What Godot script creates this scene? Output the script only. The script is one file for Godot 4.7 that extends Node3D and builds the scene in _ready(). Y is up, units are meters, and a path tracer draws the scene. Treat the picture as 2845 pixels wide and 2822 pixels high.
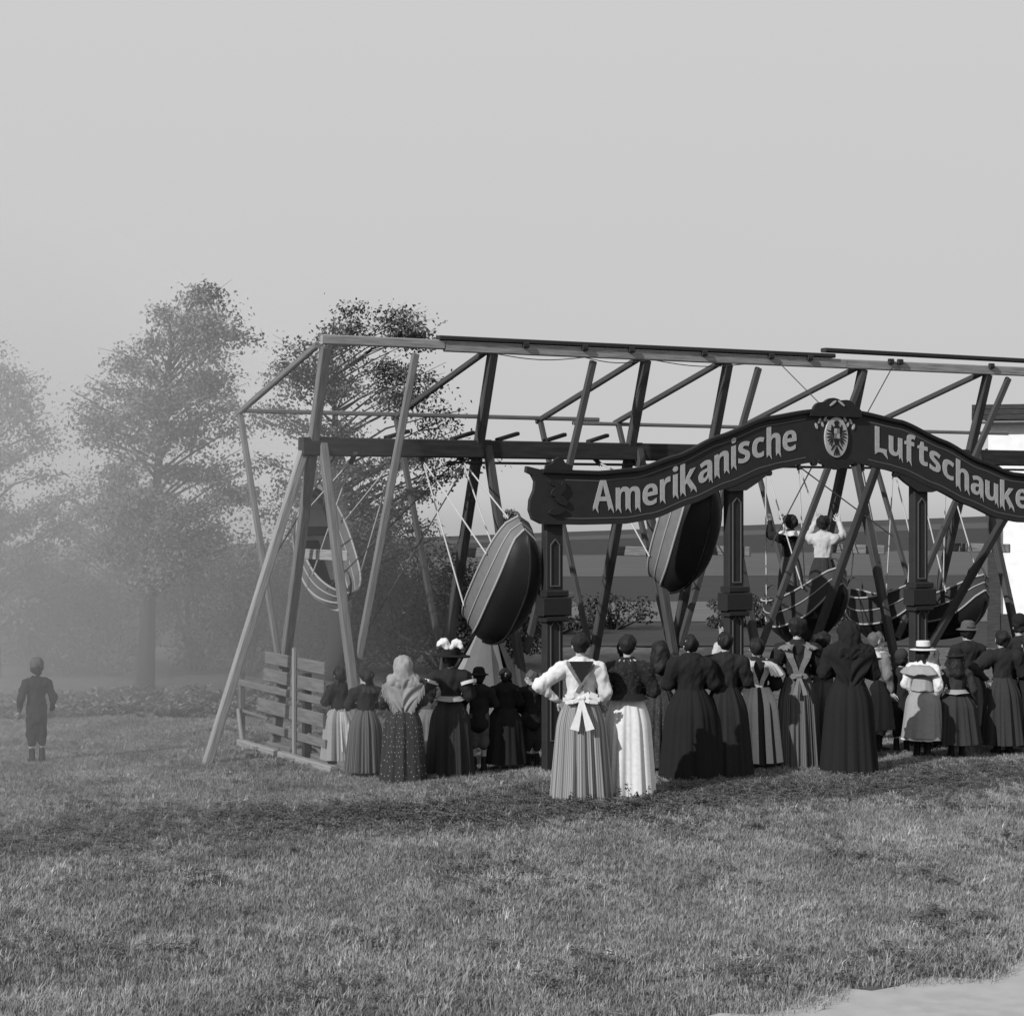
extends Node3D
# A fairground boat swing on a meadow, seen from a low bank; monochrome plate, so every colour is a grey.

var rng := RandomNumberGenerator.new()
var M := {}
var taken := {}
var head_parts: Array
var hand_parts: Array

# ------------------------------------------------------------------ small helpers
func g(v: float) -> Color:
	return Color(v, v, v).linear_to_srgb()

func numbered(called: String) -> String:
	if not taken.has(called):
		taken[called] = 0
		return called
	taken[called] += 1
	return "%s_%03d" % [called, taken[called]]

func noise_image(w: int, h: int, fx: float, fy: float, lo: float, hi: float, sd: int, octaves := 4) -> ImageTexture:
	var n := FastNoiseLite.new()
	n.seed = sd
	n.noise_type = FastNoiseLite.TYPE_SIMPLEX_SMOOTH
	n.frequency = 1.0
	n.fractal_octaves = octaves
	var im := Image.create(w, h, true, Image.FORMAT_RGB8)
	for y in h:
		for x in w:
			var u := float(x) / w
			var v := float(y) / h
			# blend the borders so that the tile repeats without a seam
			var a := n.get_noise_2d(u * fx, v * fy)
			var b := n.get_noise_2d((u - 1.0) * fx, v * fy)
			var c := n.get_noise_2d(u * fx, (v - 1.0) * fy)
			var d := n.get_noise_2d((u - 1.0) * fx, (v - 1.0) * fy)
			var t := clampf(lerpf(lerpf(a, b, u), lerpf(c, d, u), v) * 0.9 + 0.5, 0.0, 1.0)
			im.set_pixel(x, y, g(lerpf(lo, hi, t)))
	im.generate_mipmaps()
	return ImageTexture.create_from_image(im)

func mat(v: float, rough := 0.9, tex: Texture2D = null, scale := 1.0, triplanar := true) -> StandardMaterial3D:
	var m := StandardMaterial3D.new()
	m.albedo_color = g(v)
	m.roughness = rough
	m.metallic_specular = 0.25
	m.cull_mode = BaseMaterial3D.CULL_DISABLED
	if tex:
		m.albedo_texture = tex
		m.uv1_triplanar = triplanar
		m.uv1_scale = Vector3(scale, scale, scale)
	return m

func print_texture(kind: String, sd: int, base: float, ink: float) -> ImageTexture:
	var r := RandomNumberGenerator.new()
	r.seed = sd
	var im := Image.create(256, 256, true, Image.FORMAT_RGB8)
	im.fill(g(base))
	if kind == "dots":
		for j in 8:
			for i in 8:
				var cx := i * 32 + (16 if j % 2 else 0) + r.randi_range(-6, 6)
				var cy := j * 32 + 16 + r.randi_range(-6, 6)
				if r.randf() < 0.3:
					continue
				for dy in range(-4, 5):
					for dx in range(-3, 4):
						if dx * dx * 1.6 + dy * dy < 15:
							im.set_pixel((cx + dx + 256) % 256, clampi(cy + dy, 0, 255), g(ink))
	elif kind == "stripes":
		for x in 256:
			var s := 0.5 + 0.5 * sin(x * TAU * 16.0 / 256.0) + r.randf_range(-0.1, 0.1)
			im.fill_rect(Rect2i(x, 0, 1, 256), g(lerpf(base, ink, clampf(s, 0, 1))))
	elif kind == "flowers":
		for k in 420:
			var cx := r.randi_range(0, 255)
			var cy := r.randi_range(0, 255)
			var v := lerpf(base, ink, r.randf())
			for dy in range(-3, 4):
				for dx in range(-3, 4):
					if absf(dx) + absf(dy) < r.randf_range(1.5, 5.0):
						im.set_pixel((cx + dx + 256) % 256, (cy + dy + 256) % 256, g(v))
	elif kind == "plaid":
		for x in range(0, 256, 32):
			im.fill_rect(Rect2i(x, 0, 9, 256), g(ink))
		for y in range(0, 256, 32):
			im.fill_rect(Rect2i(0, y, 256, 9), g(lerpf(ink, base, 0.3)))
	im.generate_mipmaps()
	return ImageTexture.create_from_image(im)

func tag(o: Node, label: String, category := "", group := "", kind := ""):
	if label: o.set_meta("label", label)
	if category: o.set_meta("category", category)
	if group: o.set_meta("group", group)
	if kind: o.set_meta("kind", kind)

func thing(called: String, label: String, category: String, at := Vector3.ZERO, turn := 0.0, group := "") -> Node3D:
	var o := Node3D.new()
	o.name = numbered(called)
	add_child(o)
	o.position = at
	o.rotation.y = turn
	tag(o, label, category, group)
	return o

func put(mesh: Mesh, called: String, m: Material, parent: Node3D) -> MeshInstance3D:
	var o := MeshInstance3D.new()
	o.name = called
	o.mesh = mesh
	o.material_override = m
	o.cast_shadow = GeometryInstance3D.SHADOW_CASTING_SETTING_ON
	parent.add_child(o, true)
	return o

func st_new() -> SurfaceTool:
	var st := SurfaceTool.new()
	st.begin(Mesh.PRIMITIVE_TRIANGLES)
	return st

func done(st: SurfaceTool) -> ArrayMesh:
	st.generate_normals()
	return st.commit()

# a, b, c, d counter-clockwise seen from outside
func quad(st: SurfaceTool, a: Vector3, b: Vector3, c: Vector3, d: Vector3, uv := [Vector2(0, 0), Vector2(1, 0), Vector2(1, 1), Vector2(0, 1)], sg := -1):
	var p := [a, c, b, a, d, c]
	var q := [0, 2, 1, 0, 3, 2]
	for i in 6:
		st.set_smooth_group(sg)
		st.set_uv(uv[q[i]])
		st.add_vertex(p[i])

func tri(st: SurfaceTool, a: Vector3, b: Vector3, c: Vector3, sg := -1):
	for p in [a, c, b]:
		st.set_smooth_group(sg)
		st.set_uv(Vector2(p.x, p.y))
		st.add_vertex(p)

func frame_of(d: Vector3, up := Vector3.UP) -> Basis:
	var z := d.normalized()
	if absf(z.dot(up)) > 0.98:
		up = Vector3.RIGHT
	var x := up.cross(z).normalized()
	return Basis(x, z.cross(x), z)

# chamfered timber from a to b, w wide and h high
func timber(st: SurfaceTool, a: Vector3, b: Vector3, w: float, h: float, up := Vector3.UP, ch := 0.012, taper := 1.0):
	var f := frame_of(b - a, up)
	var c := minf(ch, minf(w, h) * 0.3)
	var prof := [Vector2(w / 2 - c, -h / 2), Vector2(w / 2, -h / 2 + c), Vector2(w / 2, h / 2 - c), Vector2(w / 2 - c, h / 2), Vector2(-w / 2 + c, h / 2), Vector2(-w / 2, h / 2 - c), Vector2(-w / 2, -h / 2 + c), Vector2(-w / 2 + c, -h / 2)]
	var ra := []
	var rb := []
	var L := a.distance_to(b)
	var off := rng.randf()
	for p in prof:
		ra.append(a + f.x * p.x + f.y * p.y)
		rb.append(b + (f.x * p.x + f.y * p.y) * taper)
	for i in 8:
		var j := (i + 1) % 8
		var v0 := i * 0.11 + off
		quad(st, ra[i], ra[j], rb[j], rb[i], [Vector2(off, v0), Vector2(off, v0 + 0.1), Vector2(off + L * 0.7, v0 + 0.1), Vector2(off + L * 0.7, v0)])
	for i in range(1, 7):
		tri(st, ra[0], ra[i + 1], ra[i])
		tri(st, rb[0], rb[i], rb[i + 1])

func beam(called: String, a: Vector3, b: Vector3, w: float, h: float, m: Material, parent: Node3D, up := Vector3.UP) -> MeshInstance3D:
	var st := st_new()
	timber(st, a, b, w, h, up)
	return put(done(st), called, m, parent)

func tube(st: SurfaceTool, pts: Array, radii: Array, n := 8):
	var rings := []
	var k := pts.size()
	var f := Basis.IDENTITY
	for i in k:
		var d: Vector3 = (pts[mini(i + 1, k - 1)] - pts[maxi(i - 1, 0)])
		if i == 0:
			f = frame_of(d)
		else:
			var z := d.normalized()
			var x := (f.x - z * f.x.dot(z)).normalized()
			f = Basis(x, z.cross(x), z)
		var ring := []
		for j in n:
			var t := TAU * j / n
			ring.append(pts[i] + (f.x * cos(t) + f.y * sin(t)) * radii[i])
		rings.append(ring)
	for i in k - 1:
		for j in n:
			var q := (j + 1) % n
			quad(st, rings[i][j], rings[i][q], rings[i + 1][q], rings[i + 1][j], [Vector2(i * 0.4, float(j) / n), Vector2(i * 0.4, (j + 1.0) / n), Vector2(i * 0.4 + 0.4, (j + 1.0) / n), Vector2(i * 0.4 + 0.4, float(j) / n)], 1)
	for j in range(1, n - 1):
		tri(st, rings[0][0], rings[0][j + 1], rings[0][j])
		tri(st, rings[k - 1][0], rings[k - 1][j], rings[k - 1][j + 1])

func rod(called: String, a: Vector3, b: Vector3, r: float, m: Material, parent: Node3D) -> MeshInstance3D:
	var st := st_new()
	tube(st, [a, b], [r, r], 6)
	return put(done(st), called, m, parent)

func lathe(prof: Array, n := 24) -> ArrayMesh:
	var st := st_new()
	for i in prof.size() - 1:
		for j in n:
			var t0 := TAU * j / n
			var t1 := TAU * (j + 1) / n
			var p: Vector2 = prof[i]
			var q: Vector2 = prof[i + 1]
			quad(st, Vector3(p.x * cos(t0), p.y, -p.x * sin(t0)), Vector3(p.x * cos(t1), p.y, -p.x * sin(t1)), Vector3(q.x * cos(t1), q.y, -q.x * sin(t1)), Vector3(q.x * cos(t0), q.y, -q.x * sin(t0)), [Vector2.ZERO, Vector2.ZERO, Vector2.ZERO, Vector2.ZERO], -1)
	return done(st)

# flat outline pushed out along z
func extrude(st: SurfaceTool, poly: PackedVector2Array, z0: float, z1: float):
	if Geometry2D.is_polygon_clockwise(poly):
		poly = poly.duplicate()
		poly.reverse()
	var id := Geometry2D.triangulate_polygon(poly)
	for i in range(0, id.size(), 3):
		var a := poly[id[i]]
		var b := poly[id[i + 1]]
		var c := poly[id[i + 2]]
		if (b - a).cross(c - a) < 0:
			var t := b
			b = c
			c = t
		tri(st, Vector3(a.x, a.y, z1), Vector3(b.x, b.y, z1), Vector3(c.x, c.y, z1))
		tri(st, Vector3(a.x, a.y, z0), Vector3(c.x, c.y, z0), Vector3(b.x, b.y, z0))
	for i in poly.size():
		var a := poly[i]
		var b := poly[(i + 1) % poly.size()]
		quad(st, Vector3(a.x, a.y, z0), Vector3(b.x, b.y, z0), Vector3(b.x, b.y, z1), Vector3(a.x, a.y, z1))

func slab(called: String, poly: PackedVector2Array, z0: float, z1: float, m: Material, parent: Node3D) -> MeshInstance3D:
	var st := st_new()
	extrude(st, poly, z0, z1)
	return put(done(st), called, m, parent)

func ellipse(cx: float, cy: float, rx: float, ry: float, n := 28, tilt := 0.0) -> PackedVector2Array:
	var p := PackedVector2Array()
	for i in n:
		var t := TAU * i / n
		p.append(Vector2(rx * cos(t), ry * sin(t)).rotated(tilt) + Vector2(cx, cy))
	return p

# ribbon of cloth: a strip with a little thickness
func ribbon(st: SurfaceTool, pts: Array, widths: Array, nrm: Vector3, th := 0.008):
	for i in pts.size() - 1:
		var d: Vector3 = (pts[i + 1] - pts[i]).normalized()
		var s := d.cross(nrm).normalized()
		var a: Vector3 = pts[i]
		var b: Vector3 = pts[i + 1]
		var wa: float = widths[i] / 2
		var wb: float = widths[i + 1] / 2
		var o := nrm * th
		quad(st, a - s * wa + o, a + s * wa + o, b + s * wb + o, b - s * wb + o)
		quad(st, a + s * wa, a - s * wa, b - s * wb, b + s * wb)
		quad(st, a + s * wa, b + s * wb, b + s * wb + o, a + s * wa + o)
		quad(st, b - s * wb, a - s * wa, a - s * wa + o, b - s * wb + o)

# ------------------------------------------------------------------ smooth skinned shapes (surface nets over joined capsules)
func blend(bones: Array, cell: float, K: float) -> Array:
	var mn := Vector3(1e9, 1e9, 1e9)
	var mx := -mn
	for b in bones:
		var r: float = maxf(b[2], b[3]) + cell * 2.5
		var rv := Vector3(r, r, r)
		mn = mn.min(b[0] - rv).min(b[1] - rv)
		mx = mx.max(b[0] + rv).max(b[1] + rv)
	var nx := int((mx.x - mn.x) / cell) + 2
	var ny := int((mx.y - mn.y) / cell) + 2
	var nz := int((mx.z - mn.z) / cell) + 2
	var acc := PackedFloat32Array()
	acc.resize(nx * ny * nz)
	var sy := nx
	var sz := nx * ny
	for b in bones:
		var a: Vector3 = b[0]
		var e: Vector3 = b[1]
		var ra: float = b[2]
		var rb: float = b[3]
		var zs: float = b[4] if b.size() > 4 else 1.0
		var m := 3.5 / K + cell
		var rr := maxf(ra, rb) + m
		var lo := (a.min(e) - Vector3(rr, rr, rr) - mn) / cell
		var hi := (a.max(e) + Vector3(rr, rr, rr) - mn) / cell
		var ab := e - a
		ab.z /= zs
		var l2 := maxf(ab.length_squared(), 1e-9)
		for z in range(maxi(int(lo.z), 0), mini(int(hi.z) + 2, nz)):
			var pz := (mn.z + z * cell - a.z) / zs
			for y in range(maxi(int(lo.y), 0), mini(int(hi.y) + 2, ny)):
				var py := mn.y + y * cell - a.y
				var row := z * sz + y * sy
				for x in range(maxi(int(lo.x), 0), mini(int(hi.x) + 2, nx)):
					var q := Vector3(mn.x + x * cell - a.x, py, pz)
					var t := clampf(q.dot(ab) / l2, 0.0, 1.0)
					var d := (q - ab * t).length() - ra - (rb - ra) * t
					if d < m:
						acc[row + x] += exp(-K * maxf(d, -4.0 / K))
	var verts := PackedVector3Array()
	var idx := PackedInt32Array()
	var at := PackedInt32Array()
	at.resize(nx * ny * nz)
	at.fill(-1)
	var co := [0, 1, sy, sy + 1, sz, sz + 1, sz + sy, sz + sy + 1]
	var ed := [[0, 1], [2, 3], [4, 5], [6, 7], [0, 2], [1, 3], [4, 6], [5, 7], [0, 4], [1, 5], [2, 6], [3, 7]]
	var cp := [Vector3(0, 0, 0), Vector3(1, 0, 0), Vector3(0, 1, 0), Vector3(1, 1, 0), Vector3(0, 0, 1), Vector3(1, 0, 1), Vector3(0, 1, 1), Vector3(1, 1, 1)]
	for z in nz - 1:
		for y in ny - 1:
			var row := z * sz + y * sy
			for x in nx - 1:
				var i := row + x
				var n := int(acc[i] > 1.0) + int(acc[i + 1] > 1.0) + int(acc[i + sy] > 1.0) + int(acc[i + sy + 1] > 1.0) + int(acc[i + sz] > 1.0) + int(acc[i + sz + 1] > 1.0) + int(acc[i + sz + sy] > 1.0) + int(acc[i + sz + sy + 1] > 1.0)
				if n == 0 or n == 8:
					continue
				var sum := Vector3.ZERO
				var k := 0
				for e in ed:
					var va: float = acc[i + co[e[0]]]
					var vb: float = acc[i + co[e[1]]]
					if (va > 1.0) != (vb > 1.0):
						var la := log(maxf(va, 0.003))
						var lb := log(maxf(vb, 0.003))
						sum += cp[e[0]].lerp(cp[e[1]], la / (la - lb))
						k += 1
				at[i] = verts.size()
				verts.append(mn + (Vector3(x, y, z) + sum / k) * cell)
	for z in range(1, nz - 1):
		for y in range(1, ny - 1):
			var row := z * sz + y * sy
			for x in range(1, nx - 1):
				var i := row + x
				var s := acc[i] > 1.0
				if s != (acc[i + 1] > 1.0):
					_face(idx, at[i - sy - sz], at[i - sz], at[i], at[i - sy], s)
				if s != (acc[i + sy] > 1.0):
					_face(idx, at[i - 1 - sz], at[i - 1], at[i], at[i - sz], s)
				if s != (acc[i + sz] > 1.0):
					_face(idx, at[i - 1 - sy], at[i - sy], at[i], at[i - 1], s)
	return [verts, idx]

func _face(idx: PackedInt32Array, a: int, b: int, c: int, d: int, s: bool):
	if a < 0 or b < 0 or c < 0 or d < 0:
		return
	if s:
		idx.append_array(PackedInt32Array([a, c, b, a, d, c]))
	else:
		idx.append_array(PackedInt32Array([a, b, c, a, c, d]))

func normals_of(v: PackedVector3Array, idx: PackedInt32Array) -> PackedVector3Array:
	var n := PackedVector3Array()
	n.resize(v.size())
	for i in range(0, idx.size(), 3):
		var f := (v[idx[i + 2]] - v[idx[i]]).cross(v[idx[i + 1]] - v[idx[i]])
		n[idx[i]] += f
		n[idx[i + 1]] += f
		n[idx[i + 2]] += f
	for i in n.size():
		n[i] = n[i].normalized()
	return n

# cloth gets a few soft creases; skin none
func skin(parts: Array, crease := 0.0, sd := 1, colours = null) -> ArrayMesh:
	var v := PackedVector3Array()
	var idx := PackedInt32Array()
	var col := PackedColorArray()
	for p in parts:
		var o := v.size()
		v.append_array(p[0])
		for i in p[1]:
			idx.append(i + o)
		if colours != null:
			if p.size() > 2:
				col.append_array(p[2])
			else:
				var c := PackedColorArray()
				c.resize(p[0].size())
				c.fill(colours)
				col.append_array(c)
	if crease > 0.0:
		var nz := FastNoiseLite.new()
		nz.seed = sd
		nz.frequency = 9.0
		nz.fractal_octaves = 2
		var n0 := normals_of(v, idx)
		for i in v.size():
			var p := v[i]
			v[i] = p + n0[i] * crease * nz.get_noise_3d(p.x * 1.6, p.y * 0.8, p.z * 1.6) * 1.8
	var ar := []
	ar.resize(Mesh.ARRAY_MAX)
	ar[Mesh.ARRAY_VERTEX] = v
	ar[Mesh.ARRAY_NORMAL] = normals_of(v, idx)
	var uv := PackedVector2Array()
	uv.resize(v.size())
	for i in v.size():
		uv[i] = Vector2(v[i].x + v[i].z, v[i].y) * 2.0
	ar[Mesh.ARRAY_TEX_UV] = uv
	ar[Mesh.ARRAY_INDEX] = idx
	if colours != null:
		ar[Mesh.ARRAY_COLOR] = col
	var mesh := ArrayMesh.new()
	mesh.add_surface_from_arrays(Mesh.PRIMITIVE_TRIANGLES, ar)
	return mesh

func moved(part: Array, t: Transform3D) -> Array:
	var v := PackedVector3Array()
	v.resize(part[0].size())
	for i in v.size():
		v[i] = t * part[0][i]
	var idx: PackedInt32Array = part[1]
	if t.basis.determinant() < 0:
		idx = idx.duplicate()
		for i in range(0, idx.size(), 3):
			var s := idx[i]
			idx[i] = idx[i + 1]
			idx[i + 1] = s
	var out := [v, idx]
	if part.size() > 2:
		out.append(part[2])
	return out

# ------------------------------------------------------------------ people
func V(x: float, y: float, z: float) -> Vector3:
	return Vector3(x, y, z)

func make_head():
	var b := [[V(0, 0.64, 0.12), V(0, 0.66, -0.06), 0.335, 0.32], [V(0, 0.52, -0.1), V(0, 0.30, -0.15), 0.25, 0.20], [V(-0.05, 0.13, -0.25), V(0.05, 0.13, -0.25), 0.10, 0.10],
		[V(0, 0.55, -0.37), V(0, 0.40, -0.45), 0.035, 0.05], [V(-0.33, 0.52, 0.02), V(-0.35, 0.42, 0.04), 0.06, 0.04], [V(0.33, 0.52, 0.02), V(0.35, 0.42, 0.04), 0.06, 0.04],
		[V(-0.16, 0.59, -0.31), V(0.16, 0.59, -0.31), 0.05, 0.05], [V(-0.07, 0.27, -0.34), V(0.07, 0.27, -0.34), 0.035, 0.035], [V(0, 0.2, 0.06), V(0, -0.12, 0.08), 0.2, 0.21]]
	var p := blend(b, 0.05, 26.0)
	var c := PackedColorArray()
	for v in p[0]:
		var t := 0.33
		if v.z < -0.28 and absf(absf(v.x) - 0.14) < 0.06 and absf(v.y - 0.50) < 0.035: t = 0.06
		elif v.z < -0.28 and absf(absf(v.x) - 0.14) < 0.09 and absf(v.y - 0.60) < 0.03: t = 0.12
		elif v.z < -0.3 and absf(v.x) < 0.1 and absf(v.y - 0.27) < 0.03: t = 0.17
		c.append(Color(t, t, t))
	p.append(c)
	head_parts = p

func make_hand():
	var b := [[V(-0.12, -0.1, 0), V(-0.14, -0.42, 0), 0.09, 0.085], [V(0.12, -0.1, 0), V(0.15, -0.4, 0), 0.09, 0.08], [V(0, 0.05, 0), V(0, -0.35, 0), 0.10, 0.10]]
	var xs := [-0.21, -0.07, 0.07, 0.2]
	var ln := [0.44, 0.52, 0.48, 0.36]
	for i in 4:
		var a := V(xs[i], -0.45, 0)
		var m: Vector3 = a + V(xs[i] * 0.15, -ln[i] * 0.5, -0.06)
		b.append([a, m, 0.058, 0.052])
		b.append([m, m + V(0, -ln[i] * 0.42, -0.14), 0.05, 0.042])
	b.append([V(-0.2, -0.12, 0), V(-0.38, -0.36, -0.06), 0.07, 0.058])
	b.append([V(-0.38, -0.36, -0.06), V(-0.40, -0.56, -0.12), 0.055, 0.045])
	hand_parts = blend(b, 0.034, 70.0)

# pleated skirt; a0..a1 is the arc it covers (0 = right, counter-clockwise seen from above, PI/2 = away)
func skirt(y0: float, y1: float, rw: float, rh: float, folds: float, amp: float, sd: int, a0 := 0.0, a1 := TAU, off := 0.0, flat := 0.78, rep := 6.0) -> ArrayMesh:
	var r := RandomNumberGenerator.new()
	r.seed = sd
	var f := []
	for k in 4:
		f.append([folds * [1.0, 1.63, 0.55, 2.7][k], r.randf() * TAU, [0.5, 0.3, 0.45, 0.16][k], r.randf_range(-0.5, 0.5)])
	var rows := 20
	var seg := int(150 * (a1 - a0) / TAU) + 4
	var v := PackedVector3Array()
	var uv := PackedVector2Array()
	var idx := PackedInt32Array()
	for i in rows + 1:
		var t := float(i) / rows
		var y := lerpf(y0, y1, t)
		var hip := sin(minf(t / 0.32, 1.0) * PI * 0.5)
		var base := lerpf(rw, rh * 0.74, hip) + (rh - rh * 0.74) * t + off
		for j in seg + 1:
			var a := a0 + (a1 - a0) * j / seg
			var w := 0.0
			for q in f:
				var s := sin(q[0] * a + q[1] + q[3] * t * 2.0)
				w += q[2] * (s * absf(s) * 0.6 + s * 0.4)
			var rr := base + amp * w * (0.16 + 0.84 * pow(t, 0.6))
			var sag := 0.012 * w * t * t
			v.append(Vector3(rr * cos(a), y + sag * 0.6, -rr * sin(a) * lerpf(flat, 0.95, t) + 0.02 * t))
			uv.append(Vector2(a / TAU * rep, t * rep * 0.4))
	for i in rows:
		for j in seg:
			var a := i * (seg + 1) + j
			var b := a + seg + 1
			idx.append_array(PackedInt32Array([a, a + 1, b, b, a + 1, b + 1]))
	var ar := []
	ar.resize(Mesh.ARRAY_MAX)
	ar[Mesh.ARRAY_VERTEX] = v
	ar[Mesh.ARRAY_NORMAL] = normals_of(v, idx)
	ar[Mesh.ARRAY_TEX_UV] = uv
	ar[Mesh.ARRAY_INDEX] = idx
	var mesh := ArrayMesh.new()
	mesh.add_surface_from_arrays(Mesh.PRIMITIVE_TRIANGLES, ar)
	return mesh

func arm_pose(p, s: float) -> Array:
	if p is Array:
		return p
	match p:
		"down": return [V(s * 0.165, 0.645, 0.02), V(s * 0.165, 0.505, -0.03)]
		"front": return [V(s * 0.165, 0.66, -0.01), V(s * 0.075, 0.645, -0.12)]
		"low": return [V(s * 0.16, 0.65, 0.0), V(s * 0.07, 0.55, -0.12)]
		"back": return [V(s * 0.17, 0.65, 0.07), V(s * 0.04, 0.57, 0.11)]
		"hip": return [V(s * 0.255, 0.69, 0.05), V(s * 0.135, 0.605, 0.03)]
		"up": return [V(s * 0.16, 0.82, -0.1), V(s * 0.11, 0.95, -0.15)]
	return [V(s * 0.165, 0.64, 0.02), V(s * 0.165, 0.5, -0.03)]

func person(label: String, at: Vector3, H: float, turn: float, o: Dictionary) -> Node3D:
	var root := thing("person", label, "person", at, turn, "fairgoers watching the boat swing" if not o.get("nogroup", false) else "")
	var male: bool = o.get("male", false)
	var wd: float = o.get("wide", 1.0)
	var hs: float = o.get("head", 0.137 if H > 1.45 else 0.155) * H
	var sd := int(at.x * 1000.0) + 77
	var lean: float = o.get("lean", 0.0)
	var arms := [arm_pose(o.get("left", "front"), -1.0), arm_pose(o.get("right", "front"), 1.0)]
	# body: one continuous skin
	var b := [[V(0, 0.80, 0), V(0, 0.875, -0.012), 0.031, 0.028], [V(0, 0.77, 0), V(0, 0.64, 0), 0.082 * wd, 0.066 * wd, 0.68], [V(-0.08, 0.795, 0.005), V(0.08, 0.795, 0.005), 0.036, 0.036], [V(0, 0.57, 0), V(0, 0.51, 0), 0.078 * wd, 0.08 * wd, 0.75]]
	for s in [-1, 1]:
		b.append([V(s * 0.045, 0.50, 0), V(s * 0.05, 0.28, -0.005), 0.052, 0.036])
		b.append([V(s * 0.05, 0.28, -0.005), V(s * 0.05, 0.05, 0.012), 0.034, 0.021])
		b.append([V(s * 0.05, 0.025, 0.02), V(s * 0.056, 0.018, -0.075), 0.022, 0.016])
		var e: Array = arms[0 if s < 0 else 1]
		b.append([V(s * 0.112, 0.79, 0.002), e[0], 0.031, 0.025])
		b.append([e[0], e[1], 0.024, 0.017])
	var sb := []
	for q in b:
		var w: Array = q.duplicate()
		for k in 4:
			w[k] = q[k] * H
		sb.append(w)
	var parts := [blend(sb, 0.021, 70.0)]
	var ht := Transform3D(Basis(Vector3.UP, o.get("look", 0.0)) * Basis(Vector3.RIGHT, o.get("nod", 0.0)) * Basis.from_scale(Vector3(hs * 0.98, hs, hs)), V(0, H - hs, -0.012 * H))
	parts.append(moved(head_parts, ht))
	for s in [-1, 1]:
		var e: Array = arms[0 if s < 0 else 1]
		var d: Vector3 = (e[1] - e[0]).normalized()
		var f := frame_of(d, V(0, 0.3, 1))
		var hb := Basis(f.x * float(-s), -d, f.y).scaled_local(Vector3.ONE * 0.105 * H)
		parts.append(moved(hand_parts, Transform3D(hb, e[1] * H)))
	var bm := put(skin(parts, 0.0, sd, Color(0.33, 0.33, 0.33)), "body", M.skin, root)
	# bodice or jacket
	var tb := []
	var ease := 0.011
	var puff: float = o.get("puff", 0.012)
	tb.append([V(0, 0.775, 0), V(0, 0.645, 0), 0.084 * wd + ease, 0.062 * wd + ease, 0.72])
	tb.append([V(-0.082, 0.797, 0.004), V(0.082, 0.797, 0.004), 0.036 + ease * 0.5, 0.036 + ease * 0.5])
	tb.append([V(0, 0.82, 0.002), V(0, 0.838, 0), 0.036, 0.034])
	if male or o.get("jacket", false):
		tb.append([V(0, 0.66, 0), V(0, o.get("jacket_end", 0.47), 0.005), 0.076 * wd + ease, 0.094 * wd + ease, 0.78])
	else:
		tb.append([V(0, 0.64, 0), V(0, 0.605, 0), 0.06 * wd + ease, 0.064 * wd + ease, 0.78])
	for s in [-1, 1]:
		var e: Array = arms[0 if s < 0 else 1]
		var sh := V(s * 0.112, 0.788, 0.002)
		tb.append([sh, e[0], 0.034 + puff, 0.03 + puff * 0.4])
		tb.append([e[0], e[0].lerp(e[1], o.get("sleeve", 0.9)), 0.029 + puff * 0.4, 0.024])
	var stb := []
	for q in tb:
		var w: Array = q.duplicate()
		for k in 4:
			w[k] = q[k] * H
		stb.append(w)
	put(skin([blend(stb, 0.019, 75.0)], 0.009, sd), "jacket" if male or o.get("jacket", false) else "bodice", o.get("top", M.dark1), root)
	# skirt or trousers, then boots
	if male:
		var tr := []
		for s in [-1, 1]:
			tr.append([V(s * 0.04, 0.55, 0) * H, V(s * 0.05, 0.28, -0.005) * H, 0.066 * H, 0.05 * H])
			tr.append([V(s * 0.05, 0.28, -0.005) * H, V(s * 0.052, o.get("trouser_end", 0.06), 0.01) * H, 0.048 * H, 0.04 * H])
		put(skin([blend(tr, 0.02, 80.0)], 0.008, sd), "trousers", o.get("legs", M.dark2), root)
	else:
		var k: Dictionary = o.skirt
		put(skirt(0.625 * H, k.hem, 0.078 * H * wd, k.r, k.get("folds", 15.0), k.get("amp", 0.03), sd, 0.0, TAU, 0.0, 0.8, k.get("rep", 6.0)), "skirt", k.m, root)
		var belt: Material = o.get("belt", null)
		if belt:
			put(skirt(0.645 * H, 0.61 * H, 0.086 * H * wd, 0.118 * H * wd, 3.0, 0.002, sd), "belt", belt, root)
	if male or o.skirt.hem > 0.1:
		for s in [-1, 1]:
			put(skin([blend([[V(s * 0.05, 0.13, 0.012) * H, V(s * 0.05, 0.03, 0.02) * H, 0.031 * H, 0.029 * H], [V(s * 0.05, 0.026, 0.02) * H, V(s * 0.057, 0.02, -0.08) * H, 0.028 * H, 0.021 * H]], 0.013, 90.0)]), "boot", M.boot, root)
	# hair
	var hc := V(0, H - hs * 0.36, -0.012 * H)
	var look := Basis(Vector3.UP, o.get("look", 0.0))
	var hb2 := [[hc + look * V(0, 0.02, 0.10) * hs, hc + look * V(0, 0.08, -0.02) * hs, 0.39 * hs, 0.36 * hs], [hc + look * V(0, -0.2, 0.16) * hs, hc + look * V(0, -0.05, 0.12) * hs, 0.27 * hs, 0.32 * hs]]
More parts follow.
